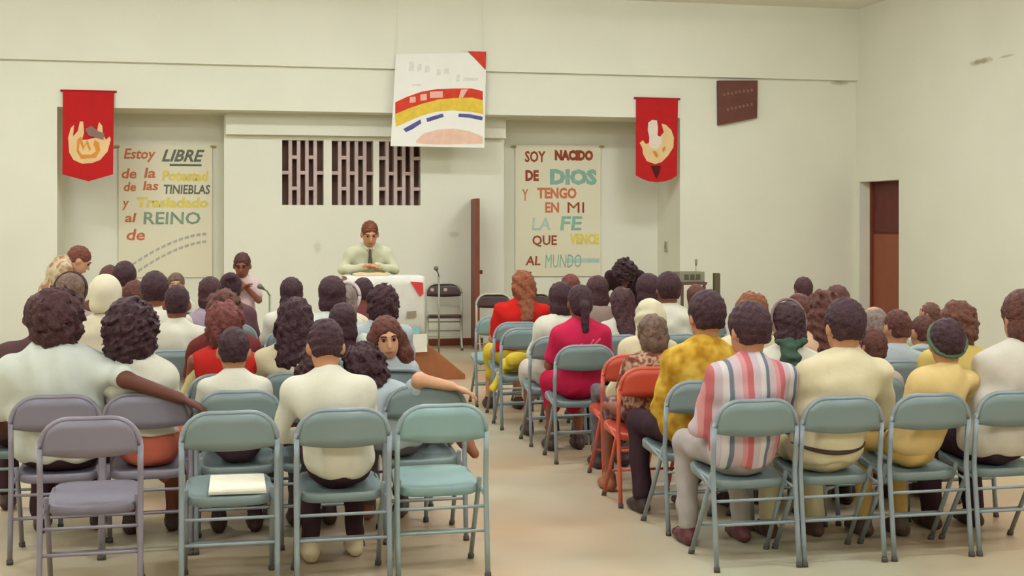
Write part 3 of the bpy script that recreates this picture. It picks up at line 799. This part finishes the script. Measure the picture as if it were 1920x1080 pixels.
BLK = (74, 46, 52); BLK2 = (84, 52, 54); BRN = (104, 62, 52); AUB = (158, 92, 60); GING = (150, 92, 58); GRY = (150, 130, 122); GRB = (128, 102, 86); RDB = (128, 70, 62)
WHT = cloth('white', (224, 220, 200)); WHT2 = cloth('cool_white', (214, 218, 206)); CRM = cloth('cream', (226, 214, 176)); BEI = cloth('beige', (206, 184, 146))
REDC = cloth('red', (198, 48, 40)); PNK = cloth('hot_pink', (206, 44, 82)); YEL = cloth('yellow', (216, 190, 110)); MUS = floral('cloth_mustard', (176, 126, 38), [(204, 160, 56), (224, 186, 84)], 14)
DKT = cloth('dark_trousers', (66, 46, 52)); DKP = cloth('plum_trousers', (84, 62, 70)); GRT = cloth('grey_trousers', (118, 108, 112)); NAV = cloth('navy', (72, 66, 84)); BRNC = cloth('brown', (110, 70, 62))
LBL = cloth('pale_blue', (184, 194, 196)); PEA = cloth('peach', (222, 186, 156)); PKG = cloth('pink_grey', (196, 172, 164)); SAL = cloth('salmon', (214, 116, 96)); LAV = cloth('lavender', (170, 150, 166))
FLB = floral('cloth_brown_floral', (110, 62, 52), [(140, 88, 70), (206, 170, 140), (120, 84, 80)], 22); FLC = floral('cloth_beige_floral', (190, 160, 116), [(214, 196, 164), (168, 120, 86)], 12)
STR = stripes('cloth_striped', [((200, 112, 114), .17), ((204, 184, 190), .20), ((218, 210, 206), .15), ((118, 126, 136), .11), ((208, 184, 188), .22), ((214, 150, 150), .15)], .17)
BLKC = cloth('black_suit', (62, 42, 46)); SUIT = cloth('pale_suit', (208, 206, 172)); YELC = cloth('butter', (226, 196, 132)); GRN = cloth('green_scarf', (72, 92, 78)); YSK = cloth('yellow_skirt', (226, 196, 62)); PSK = cloth('pale_skirt', (214, 200, 186))
def loc(px, py, Yt, bx, Yrow):
    """a point of the hall in the frame of a seated, forward-facing person whose chair stands at (bx, Yrow)"""
    return (PX(px, Yt) - PX(bx, Yrow), Yt - (Yrow + .215), HT(py, px, Yt))
L1, L2, L3, L4, L5, L6, L7, L8, L9 = 5.88, 6.62, 7.35, 8.05, 8.8, 9.5, 10.2, 10.9, 11.6
R1, R2, R3, R4, R5, R6, R7, R8, R9 = 5.76, 6.5, 7.17, 7.87, 8.56, 9.26, 9.95, 10.65, 11.35

# ---- left block, last row (nearest the camera)
chair('mauve', PX(170, L1), L1 - .02, 'folding chair standing empty at the left corner, nearest the camera')
chair('grey', PX(431, L1), L1 + .02, 'folding chair with a white paper on its seat')
chair('teal', PX(832, L1), L1 + .03, 'folding chair standing empty beside the aisle in the last row')
person('person in a white shirt and dark trousers seated beside the empty teal aisle chair', 'the white-shirted person in the last left row', 613, 602, L1, ('short', BLK, 1.0), WHT, DKT, 'tan', 1.08, bx=644, sleeve='long', shoes=(214, 196, 160), vox=.011, fwd=.06, hpitch=-12,
       extra=collar((232, 226, 204)))
# ---- left block, second row
person('broad person in a white shirt resting an arm along the next chair back', 'the broad white-shirted person', 108, 532, L2, ('afro', BLK2, .95), WHT2, DKT, 'dark', 1.18, bx=105, shd=.12, vox=.0085, chair_kind='mauve',
       armR=(loc(236, 712, 6.60, 105, L2), loc(336, 746, 6.58, 105, L2)), sleeve='short')
person('person in a white blouse and salmon skirt seated before the outstretched arm', 'the white blouse and salmon skirt', 245, 562, L2, ('curly', BLK, 1.22), WHT, SAL, 'brown', .95, bx=276, chair_kind='mauve', skirt=True, hem=.055, sleeve='short')
person('small person in a white top seated before the red vest', 'the small white-topped person', 438, 616, L2, ('short', BLK, .98), WHT, DKP, 'tan', .95, bx=448, chair_kind='grey', vox=.011, hem=.05)
person('person in dark brown hidden behind the white-shirted one in the last left row', 'the dark brown top', 596, 640, L2, ('wavy', BLK, 1.0), BRNC, GRT, 'brown', .9, bx=600, sleeve='long', chair_kind='grey')
person('leaning person stretching a bare arm over the empty grey chair back', 'the leaning person with the bare arm', 694, 638, L2, ('curly', BLK, .92), LBL, GRT, 'fair', .92, bx=752, chair_kind=None, vox=.007, sleeve='short', shoes=(150, 92, 66), hroll=-14, g=.92,
       armR=(loc(786, 712, 6.58, 752, L2), loc(846, 724, 6.575, 752, L2)),
       leg_out=(1, (.27, .34, .54), (.30, .02, .50), (.42, -.45, -.78), (.75, .1, .35)))
chair('grey', PX(798, L2), L2, 'folding chair under the bare outstretched arm')
# ---- left block, further rows
person('person in a dark plum jacket at the far left edge', 'the dark plum jacket', 78, 552, L3, ('short', BLK2, 1.0), cloth('plum_jacket', (92, 66, 66)), DKT, 'dark', 1.3, bx=38, sleeve='long')
person('person in a red vest with pale yellow sleeves', 'the red vest', 420, 562, L3, ('curly', RDB, .92), REDC, DKT, 'brown', 1.0, bx=425, sleeve='none', vox=.013,
       extra=lambda I: [link('shirt_sleeve', surf('sl', [cone(I['neck'] - I['tilt'] * .08 + np.array([s_ * .15 * I['g'], 0, -.01]), .05, e, .05)], .014, wob(.004, .09, 3)), cloth('pale_yellow', (228, 212, 150)), I['root']) for s_, e in ((-1, I['eL']), (1, I['eR']))])
person('person in a loose cream blouse seated right of the red vest', 'the loose cream blouse', 552, 560, L3, ('wavy', BLK, 1.0), CRM, GRT, 'tan', 1.08, bx=556, sleeve='long')
person('person turned round to face the camera behind the leaning one', 'the one turned to face the camera', 728, 596, L3, ('long_sides', (112, 64, 54), 1.1), LBL, GRT, 'fair', .85, bx=742, yaw=168, hyaw=14, hpitch=-8, hroll=4, face=True, vox=.008, chair_kind='grey', dyb=.06, sleeve='short', g=.82,
       chair_label='metal folding chair turned towards the camera by the one facing back')
person('person in a black top with a white patch at the collar', 'the black top with white patch', 642, 570, L4, ('bob', BLK, 1.0), cloth('black_top', (70, 46, 52)), DKT, 'brown', .9, bx=645, sleeve='long',
       extra=lambda I: link('collar_patch', surf('cp', [ell(I['neck'] + np.array([.12, -.05, -.02]), (.05, .05, .075))], .012), WHT2, I['shirt']))
person('person in maroon seated directly in front of the red vest', 'the maroon top', 420, 540, L4, ('curly', BRN, .92), cloth('maroon', (118, 54, 52)), DKT, 'brown', .95, bx=424)
person('person in a white shirt and cream knit cap', 'the cream knit cap', 198, 518, L5, ('cap', (232, 222, 192), 1.0), cloth('pale_shirt', (220, 208, 180)), GRT, 'brown', 1.1, bx=188, sleeve='long', extra=collar((206, 178, 138)))
person('person in a white shirt seated right of the cream knit cap, second head along', 'the white shirt near the left poster', 332, 535, L5, ('short', BLK, .95), WHT, DKT, 'brown', .95, bx=330)
person('person in pale grey blue seated right before the pulpit', 'the pale grey blue top before the pulpit', 716, 530, L5, ('curly', BLK, 1.0), LBL, DKT, 'brown', .95, bx=712)
person('person in grey wearing a dark striped headband, left of the cream cap', 'the dark headband', 133, 514, L6, ('bob', GRB, 1.0), cloth('soft_grey', (176, 166, 156)), GRT, 'brown', .95, bx=135, extra=headband((84, 60, 60), 'headband', .95, .35, .014))
person('person in a white shirt seated beneath the word REINO', 'the white shirt beneath REINO', 290, 512, L6, ('short', BLK, 1.08), WHT, DKT, 'brown', 1.05, bx=300)
person('person in a white blouse seated left of the white hair band', 'the white blouse by the hair band', 622, 520, L6, ('bob', BLK, 1.05), WHT2, DKT, 'brown', .95, bx=618)
person('person in brown seated just right of the cream knit cap', 'the brown top by the cream cap', 253, 527, L7, ('bob', BRN, 1.0), BRNC, DKT, 'brown', .95)
person('person in mauve seated in front of the maroon top, on the left', 'the mauve top', 394, 519, L7, ('bob', BLK2, .95), LAV, DKT, 'brown', .95, bx=390)
person('person in white seated alone in line with the pulpit stand microphone', 'the lone white top', 546, 520, L7, ('bob', BLK, .95), WHT, DKT, 'brown', .95)
person('person in cream wearing a white hair band, below the pulpit', 'the white hair band', 650, 534, L7, ('bob', GRY, .9), CRM, DKT, 'tan', .9, extra=headband((214, 200, 196), 'hair_band', 1.0, .1, .016))
person('person in plum seated nearest the small standing person', 'the plum top', 432, 512, L8, ('bun', BLK, 1.0), cloth('plum', (110, 78, 84)), DKT, 'brown', .92)
person('person in dark red seated directly below the dark tie at the pulpit', 'the dark red top', 680, 523, L8, ('short', BLK, 1.08), cloth('wine', (120, 66, 66)), DKT, 'brown', .95)
person('person in rose seated under the left poster, near the front', 'the rose top', 234, 491, L8, ('short', BLK, 1.0), cloth('rose', (196, 140, 124)), DKT, 'tan', .92)
person('person in brown at the front left, farther than the rose top', 'the brown top at the front left', 206, 499, L9, ('short', BRN, 1.0), BRNC, DKT, 'brown', .92)
person('person in white seated facing the congregation under the left poster', 'the one facing the congregation', 330, 513, 12.7, ('short', GRB, 1.0), WHT, GRT, 'fair', .9, yaw=180, face=True, chair_label='metal folding chair turned to face the congregation under the left poster')

# ---- right block, last row
person('person in a pink, white and blue striped shirt in the last right row', 'the striped shirt', 1402, 571, R1, ('short', BLK, 1.08), STR, cloth('pale_grey_trousers', (176, 166, 160)), 'tan', 1.02, bx=1418, sleeve='long', vox=.011, shoes=(96, 50, 52), hyaw=10, legspread=.03, extra=collar((206, 96, 88)))
def belt(I):
    n = I['pel']; pts = []
    for k in range(19):
        a = math.pi + math.pi * k / 18; c_ = math.cos(a)
        pts.append((n[0] + .180 * I['w'] * I['g'] * c_, n[1] - .012 + .146 * I['g'] * math.sin(a), n[2] + .012 + .035 * abs(c_) ** 2))
    MB().tube(pts, [.003 + .009 * math.sin(math.pi * k / 18) for k in range(19)], 6).build('belt', mat('belt_leather', (66, 48, 44), .5), I['low'], True)
person('person in a cream shirt and belt in the last right row', 'the cream shirt with belt', 1580, 564, R1, ('short', BLK, 1.06), CRM, cloth('cream_trousers', (220, 206, 164)), 'tan', 1.08, bx=1580, sleeve='long', vox=.011, shoes=(84, 58, 50), extra=belt)
person('person in butter yellow with a green headband in the last right row', 'the green headband', 1770, 602, R1, ('short', BLK, 1.08), YELC, cloth('butter_trousers', (222, 184, 112)), 'tan', 1.0, bx=1745, sleeve='long', vox=.011, shoes=(90, 70, 60), hyaw=-12, extra=headband((96, 122, 96), 'headband', .93, .7, .012))
person('person in a white shirt and black trousers cut by the right edge', 'the white shirt at the right edge', 1914, 546, R1, ('bob', BRN, 1.0), cloth('soft_white', (216, 208, 192)), DKT, 'tan', 1.05, bx=1902, sleeve='long', vox=.011)
# ---- right block, second row
person('person in a mustard patterned shirt and dark trousers by the aisle', 'the mustard shirt', 1321, 549, R2, ('short', BLK, 1.08), MUS, DKT, 'tan', 1.06, bx=1318, sleeve='long', vox=.011, yaw=4, shoes=(64, 44, 44), legspread=.02)
def green_tail(I):
    H = I['H']
    Q = [cone(H(-.05, -.12, -.10), .034, H(-.045, -.135, -.17), .046, .03), cone(H(-.045, -.135, -.17), .05, H(-.04, -.135, -.29), .034, .03), cone(H(-.09, -.09, -.08), .02, H(-.03, -.13, -.11), .024, .02), cone(H(.05, -.10, -.08), .018, H(-.04, -.13, -.10), .022, .02)]
    link('hair_scarf', surf('hair_scarf', Q, .009, wob(.006, .05, 5)), GRN, I['hair'])
person('person in white with a green scarf tied at the neck', 'the green hair scarf', 1474, 567, R2, ('bob', BLK, .95), WHT, DKT, 'tan', .95, bx=1476, extra=both(headband((150, 120, 120), 'hair_band', .98, .25, .008), green_tail))
person('small person in pink grey between the cream shirt and the butter yellow', 'the small pink grey top', 1631, 615, R2, ('short', BRN, .95), PKG, DKT, 'tan', .95, bx=1634)
person('person in a pale yellow shirt directly before the green headband', 'the pale yellow shirt', 1790, 558, R2, ('curly', (118, 74, 58), .86), YEL, GRT, 'tan', 1.05, bx=1800, sleeve='long')
# ---- right block, third row
person('person in a brown floral blouse on a red chair', 'the brown floral blouse', 1220, 583, R3, ('curly', GRB, .82), FLB, floral('cloth_plum_floral', (84, 54, 58), [(110, 76, 76), (170, 140, 130)], 24), 'brown', .95, bx=1226, chair_kind='red', skirt=True, sleeve='short', shoes=(160, 96, 66), legspread=.03)
person('person in cream seated in front of the striped shirt', 'the cream top ahead of the stripes', 1405, 541, R3, ('curly', GING, .82), CRM, GRT, 'fair', .95, bx=1400)
person('person in peach seated between the green scarf and the cream shirt', 'the peach top', 1541, 546, R3, ('wavy', BRN, .9), PEA, GRT, 'tan', .98, bx=1538)
person('person in pale blue grey in front of the doorway', 'the pale blue grey top', 1679, 581, R3, ('short', BRN, .95), LBL, GRT, 'tan', .9, bx=1682)
# ---- right block, further rows
person('person in a cream coat and white head scarf', 'the white head scarf', 1216, 562, R4, ('scarf', (222, 212, 180), 1.0), CRM, GRT, 'tan', 1.0, bx=1190, chair_kind='red', sleeve='long', dyb=.0, yaw=0)
person('person in dusky brown seated left of the peach top, one row ahead', 'the dusky brown top', 1494, 545, R4, ('curly', BRN, .8), BRNC, DKT, 'brown', .92, bx=1488)
person('person in rose grey just left of the doorway', 'the rose grey top', 1636, 571, R4, ('curly', GRY, .78), PKG, GRT, 'tan', .95, bx=1628)
person('person in pale aqua right of the doorway', 'the pale aqua top', 1727, 592, R4, ('short', BRN, .95), cloth('aqua', (186, 204, 190)), GRT, 'tan', .9, bx=1740)
def tee_print(I):
    for k, (a, b, c, d) in enumerate(((-.06, .02, -.02, .05), (-.01, .0, .03, .05), (.04, .02, .075, .055), (-.05, -.03, .0, .0), (.02, -.03, .07, .0))):
        y = I['chest'][1] - .128 * I['g']
        z = I['chest'][2] - .05
        Q = [cone((I['chest'][0] + a + .03, y + .012, z + b), .012, (I['chest'][0] + c + .03, y + .012, z + d), .009)]
        link('shirt_print', surf('pr', Q, .006), cloth('print_rose', (222, 96, 112)), I['shirt'])
person('person in a hot pink printed shirt seated by the aisle', 'the hot pink shirt', 1086, 535, R5, ('ponytail', BLK, 1.0), PNK, cloth('pink_skirt', (198, 34, 72)), 'brown', 1.0, bx=1097, skirt=True, sleeve='short', extra=tee_print)
person('person in ivory seated in the right block under the corner crack', 'the ivory top', 1567, 536, R5, ('short', BRN, 1.0), cloth('ivory', (222, 210, 176)), GRT, 'tan', .92)
person('person in sage seated right of the doorway, one row ahead of the aqua top', 'the sage top', 1741, 567, R5, ('short', (112, 74, 60), .9), cloth('sage', (190, 194, 160)), GRT, 'tan', .9, bx=1760)
person('person in a white top with a pale skirt behind the red top', 'the white top with pale skirt', 1050, 530, R6, ('bob', BLK, 1.0), WHT, PSK, 'brown', .98, bx=1046, skirt=True, sleeve='long')
person('person in a white blouse seated right of the hot pink shirt', 'the white blouse right of hot pink', 1164, 540, R6, ('long', BLK2, .85), WHT, DKT, 'brown', .98, bx=1158)
person('person in a broad white shirt below the amplifier box', 'the broad white shirt', 1251, 512, R6, ('short', BLK, 1.06), WHT, DKT, 'brown', 1.02, bx=1268)
person('person in grey brown seated left of the dark suit', 'the grey brown top', 1118, 517, R7, ('bob', BLK2, .95), cloth('grey_brown', (150, 128, 116)), DKT, 'brown', .95)
person('person in plum brown seated right below the dark suit', 'the plum brown top', 1213, 515, R7, ('bob', BLK, 1.05), cloth('plum_brown', (104, 72, 72)), DKT, 'brown', .95)
person('person in a red top and yellow skirt at the head of the aisle', 'the red top and yellow skirt', 979, 508, R8, ('long', AUB, .82), cloth('bright_red', (208, 40, 34)), YSK, 'tan', 1.12, bx=972, hem=.03, skirt=True, sleeve='short')
person('person in olive seated below the amplifier box, nearer the wall', 'the olive top', 1303, 529, R8, ('curly', BRN, .78), cloth('olive', (140, 126, 96)), DKT, 'brown', .92)
person('person in taupe seated farthest to the right near the front wall', 'the taupe top', 1504, 520, R8, ('short', BLK2, 1.0), cloth('taupe', (160, 140, 120)), DKT, 'brown', .92)
person('person in russet seated between the red top and the grey brown top', 'the russet top', 1068, 514, R9, ('bob', RDB, .95), cloth('russet', (150, 90, 70)), DKT, 'tan', .92, bx=1066)
chair('grey', PX(988, 10.05), 10.05, 'folding chair with a folded yellow jacket on its seat')
chair('teal', PX(936, 11.35), 11.35, 'folding chair standing empty at the head of the aisle')

# ---- standing people
def suit_front(I):
    H = I['H']; n, c = I['neck'], I['chest']; g = I['g']
    f = np.array([0, 1, 0])
    link('shirt_front', surf('sf', [cone(n + np.array([0, .055, -.03]), .045, c + f * .102 * g + np.array([0, 0, -.05]), .03, .02, (f, .5))], .01), cloth('pale_lilac', (196, 180, 188)), I['root'])
    link('tie', surf('tie', [cone(n + np.array([0, .085, -.04]), .014, c + f * .125 * g + np.array([0, .0, -.12]), .024, .02, (f, .5))], .008), cloth('tie_grey', (128, 104, 114)), I['root'])
person('person in a black suit bowing forward before the right alcove', 'the black suit', 1172, 470, 12.6, ('curly', (66, 42, 46), 1.12), BLKC, BLKC, 'dark', 1.1, yaw=162, stand=True, fwd=.16, hpitch=-62, headfwd=.10, headdrop=.085, sleeve='long', face=True, vox=.012, extra=suit_front)
def child_arms(I): pass
person('small person in a pale pink shirt and blue grey trousers standing by the microphone', 'the small standing person', 455, 473, 13.0, ('short', (96, 58, 52), 1.0), cloth('pale_pink', (216, 188, 184)), cloth('blue_grey', (112, 98, 116)), 'brown', .78, yaw=172, stand=True, face=True, vox=.009, hpitch=-14, sleeve='short', g=.76,
       armL=((-.16, .08, .86), (.02, .17, 1.06)), armR=((.16, .07, .84), (-.02, .18, .98)))
person('person in a beige flowered jacket leaning forward at the left', 'the beige flowered jacket', 118, 458, 12.4, ('short', (132, 76, 58), 1.0), FLC, BEI, 'fair', 1.05, bx=80, yaw=-78, stand=True, fwd=.02, hpitch=-30, headfwd=.04, headdrop=.11, sleeve='long', face=True, vox=.012)
YSP = 14.02
def speaker_parts(I):
    n, c, g = I['neck'], I['chest'], I['g']; f = np.array([0, 1, 0])
    a = n + np.array([0, .094, -.05]); b = c + f * (.152 * g) + np.array([0, .0, -.075])
    link('tie', surf('tie', [cone(a, .013, a + (b - a) * .2, .012, .01, (f, .6)), cone(a + (b - a) * .2, .014, b, .026, .01, (f, .5))], .007), mat('tie_dark', (84, 76, 56), .7), I['root'])
    for s_ in (-1, 1):
        link('collar', surf('cl', [cone(n + np.array([s_ * .058, .02, .0]), .014, n + np.array([s_ * .03, .098, -.04]), .014, .01)], .007), cloth('shirt_collar', (226, 222, 194)), I['shirt'])
person('person in a pale suit shirt and dark tie leaning on the pulpit', 'the dark tie', 690, 413, YSP, ('short', (124, 68, 46), .98), SUIT, cloth('speaker_trousers', (120, 110, 90)), 'tan', 1.06, bx=690, yaw=180, stand=True, fwd=.10, hpitch=-20, sleeve='long', face=True, vox=.0075,
       armL=((-.27, .10, 1.10), (-.03, .30, 1.155)), armR=((.27, .10, 1.10), (.03, .33, 1.145)), extra=speaker_parts)

# ================================================================== PULPIT AND FRONT OF THE HALL
YP = 13.35
xp0, xp1 = PX(652, YP), PX(793, YP); zp = HT(519, 720, YP)
pc = (xp0 + xp1) / 2; hw = (xp1 - xp0) / 2
WOOD = mat('pulpit_wood', (158, 98, 58), .5, .15, 6, 0, 60, .4, stretch=(1, 1, .2))
pu = empty('pulpit', (pc, YP, 0)); tag(pu, 'brown wooden pulpit with a flared foot in front of the person with the dark tie', 'pulpit')
MB().box(-hw + .06, hw - .06, .04, .44, .22, zp - .06).build('body', WOOD, pu, bevel=.01)
MB().box(-hw, hw, -.02, .50, zp - .06, zp - .015).build('top', WOOD, pu, bevel=.008)
fl = [(hw - .07, .46), (hw + .05, .37), (hw + .20, .25), (hw + .40, .08), (hw + .44, .05), (hw + .44, 0), (-hw - .2, 0), (-hw - .1, .1), (-hw + .06, .42)]
MB().prism(fl, .02, .46).build('flared_foot', WOOD, pu, bevel=.008)
# white cloth over the pulpit
cm = MB(); V = []; Fc = []
nx = 22
prof = [(.49, -.18), (.505, -.02), (.49, .002), (.25, .004), (.0, .003), (-.026, -.004), (-.032, -.08), (-.034, -.35), (-.038, -.68)]
for j, (y, z) in enumerate(prof):
    for i in range(nx + 1):
        t = i / nx; x = (-1 + 2 * t) * (hw + .012)
        fold = (.010 * math.sin(t * 24) + .006 * math.sin(t * 41 + 1)) * max(0, (j - 5)) / 3
        V.append((x, y - fold - (.0 if j < 6 else .004), zp - .006 + z))
for j in range(len(prof) - 1):
    for i in range(nx): a = j * (nx + 1) + i; Fc.append((a, a + 1, a + nx + 2, a + nx + 1))
pcl = cm.add(V, Fc).build('pulpit_cloth', cloth('altar_white', (230, 226, 212)), None, True)
pcl.location = (pc, YP, 0); sm = pcl.modifiers.new('thick', 'SOLIDIFY'); sm.thickness = .006; sm.offset = 1
tag(pcl, 'white cloth draped over the pulpit top and front', 'cloth')
def sheet(name, label, cat, px0, py0, px1, py1, m, y=YP - .075, group=None):
    x0, x1 = PX(px0, y), PX(px1, y); z0, z1 = HT(py1, px0, y), HT(py0, px0, y)
    o = MB().prism([(0, 0), (x1 - x0, .004), (x1 - x0 - .004, z1 - z0), (.004, z1 - z0 - .006)], -.002, .002).build(name, m)
    o.location = (x0, y, z0); return tag(o, label, cat, group)
sheet('note_card', 'small brown grey card pinned to the pulpit cloth', 'card', 762, 583, 781, 596, mat('card_brown', (150, 138, 116), .8))
sheet('blue_picture', 'pale blue picture pinned low on the pulpit cloth', 'picture', 766, 613, 787, 641, mat('picture_blue', (146, 194, 196), .8, .15, 12))
sheet('paper_sheet', 'white paper sheet hanging below the pulpit cloth edge', 'paper', 771, 626, 801, 661, mat('paper_white', (228, 226, 208), .8), YP - .09)
# red folder on the right edge of the pulpit
rf = MB().prism([(0, 0), (.13, -.01), (.135, -.125), (.10, -.15)], -.008, .008).build('red_folder', mat('folder_red', (206, 62, 60), .6, .1, 8), None, bevel=.003)
rf.location = (PX(769, YP - .06), YP - .062, HT(528, 769, YP - .06)); tag(rf, 'red pointed folder leaning over the right edge of the pulpit', 'folder')
bk = empty('open_book', (PX(694, 13.6), 13.60, zp + .006), math.radians(180)); tag(bk, 'open book lying on the pulpit under the hands of the pulpit person', 'book')
for s_ in (-1, 1):
    MB().add([(0, -.11, 0), (s_ * .17, -.11, 0), (s_ * .17, .11, 0), (0, .11, 0), (0, -.11, .022), (s_ * .08, -.11, .032), (s_ * .17, -.11, .018), (0, .11, .022), (s_ * .08, .11, .032), (s_ * .17, .11, .018)],
             [(0, 1, 2, 3), (0, 4, 5, 6, 1), (3, 2, 9, 8, 7), (4, 7, 8, 5), (5, 8, 9, 6), (1, 6, 9, 2), (0, 3, 7, 4)]).build('page_block', mat('book_pages', (222, 196, 150), .8), bk)
# microphone stands
M_ST = mat('stand_metal', (150, 152, 128), .4, .05, 5, 0, 60, .5, .4); M_MIC = mat('microphone_dark', (104, 104, 86), .5)
def mic_stand(label, px, Y, pymic, dx, base_dark):
    r = empty('microphone_stand', (PX(px, Y), Y, 0)); tag(r, label, 'microphone stand', 'microphone stands at the front')
    z = HT(pymic, px, Y)
    MB().tube([(0, 0, 0), (0, 0, .03), (0, 0, .05)], [.14, .12, .03], 18).build('base', base_dark, r, True)
    MB().tube([(0, 0, .04), (0, 0, z - .06)], .011, 8).build('pole', M_ST, r, True)
    MB().tube([(0, 0, z - .07), (dx * .5, -.03, z - .02), (dx, -.07, z)], .008, 8).build('boom', M_ST, r, True)
    MB().tube([(dx, -.07, z), (dx * 1.25, -.10, z + .012), (dx * 1.7, -.16, z + .03), (dx * 1.78, -.17, z + .034)], [.012, .016, .026, .012], 10).build('microphone', M_MIC, r, True)
mic_stand('microphone stand beside the small standing person', 506, 12.9, 541, -.06, M_ST)
mic_stand('microphone stand between the pulpit and the open brown door', 823, 14.6, 507, -.035, mat('stand_base', (96, 84, 66), .6))
# chairs facing the hall at the front
chair('dark', PX(926, 15.0), 15.0, 'folding chair facing the hall left of the red top', math.radians(176))
chair('dark', PX(1003, 15.0), 15.0, 'folding chair facing the hall behind the red top', math.radians(184))
c_ = chair('dark', PX(832, 16.75), 16.75, 'folding chair with two pale painted glints facing the hall beside the pulpit', math.radians(180 - 8)); c_.scale = (1.12, 1.06, 1.06)
for sx in (-.02, .13):  # pale discs stand in for glare on the metal, highlights put in as colour
    st = MB().tube([(sx, -.214 if abs(sx) > .05 else -.222, .70), (sx, -.203 if abs(sx) > .05 else -.211, .70)], .022, 10).build('painted_glint', mat('glint_pale', (190, 170, 160), .6), c_)
# amplifier on a small table and its stand by the right alcove
YA = 15.4
am = empty('amplifier_box', (PX(1298, YA), YA, HT(529, 1298, YA))); tag(am, 'grey amplifier box with a row of dark openings by the right alcove', 'amplifier')
aw = (PX(1322, YA) - PX(1275, YA)) / 2
MB().box(-aw, aw, 0, .24, 0, .125).build('case', mat('amp_case', (138, 134, 110), .6), am, bevel=.008)
for k in range(3):
    x = -aw + .05 + k * (2 * aw - .1) / 3 + .01
    MB().box(x, x + (2 * aw - .1) / 3 - .02, -.008, .0, .03, .095).build('opening', mat('amp_dark', (88, 82, 66), .7), am)
at = empty('side_table', (PX(1298, YA), YA, 0)); tag(at, 'small dark table under the amplifier box', 'table')
zt_ = HT(529, 1298, YA)
MB().box(-aw - .01, aw + .01, -.06, .28, zt_ - .03, zt_).build('table_top', mat('table_wood', (96, 70, 58), .5), at, bevel=.005)
for sx in (-1, 1):
    for y in (-.03, .25): MB().box(sx * (aw - .02) - .015, sx * (aw - .02) + .015, y - .015, y + .015, 0, zt_ - .03).build('leg', mat('table_wood', (96, 70, 58)), at)
cs = empty('column_speaker', (PX(1344, YA), YA, 0)); tag(cs, 'narrow dark column loudspeaker standing right of the amplifier box', 'loudspeaker')
zc = HT(512, 1344, YA)
MB().box(-.035, .035, -.03, .05, zc - .55, zc).build('cabinet', mat('speaker_olive', (92, 84, 62), .7, .1, 9), cs, bevel=.006)
MB().tube([(0, .01, 0), (0, .01, zc - .54)], .014, 8).build('pole', M_ST, cs, True)
MB().tube([(0, .01, 0), (0, .01, .02)], [.085, .07], 16).build('base', M_ST, cs, True)
pm = empty('thin_pole', (PX(1328, YA), YA + .42, 0)); tag(pm, 'thin pale pole between amplifier box and column loudspeaker', 'pole')
zz = HT(486, 1328, YA + .42)
MB().tube([(0, 0, .02), (0, 0, zz - .08)], .012, 8).build('rod', mat('pale_rod', (200, 190, 160), .6), pm, True)
MB().tube([(0, 0, zz - .08), (0, 0, zz)], [.012, .02], 8).build('tip', M_ST, pm, True)
MB().tube([(0, 0, 0), (0, 0, .03)], [.08, .07], 14).build('foot', M_ST, pm, True)
# paper on the seat of the grey chair, yellow jacket on the far chair
pp = MB().add([(-.12, -.12, 0), (.13, -.13, 0), (.13, .15, .0), (-.11, .16, .0), (-.12, -.12, .012), (.13, -.13, .012), (.13, .15, .012), (-.11, .16, .012)],
              [(0, 3, 2, 1), (4, 5, 6, 7), (0, 1, 5, 4), (1, 2, 6, 5), (2, 3, 7, 6), (3, 0, 4, 7)]).build('paper_stack', mat('paper_cream', (236, 230, 208), .8))
pp.location = (PX(442, L1 + .25), L1 + .235, .4145); pp.rotation_euler = (math.radians(5.1), 0, 0)
tag(pp, 'stack of white papers lying on the grey chair seat', 'papers')
J = [cone((-.13, .0, .06), .055, (.13, .02, .06), .055, .03, ((0, 0, 1), .9)), cone((-.12, -.08, .09), .06, (.13, -.07, .09), .06, .05), cone((-.15, .05, .04), .045, (.14, .1, .04), .045, .05), cone((-.16, .02, .03), .04, (-.26, -.02, -.12), .03, .03)]
jk = link('folded_jacket', surf('jacket', J, .012, wob(.007, .1, 8)), cloth('jacket_yellow', (228, 198, 70)))
jk.location = (PX(985, 10.28), 10.27, .424); tag(jk, 'folded yellow jacket lying on the chair behind the red top', 'jacket')
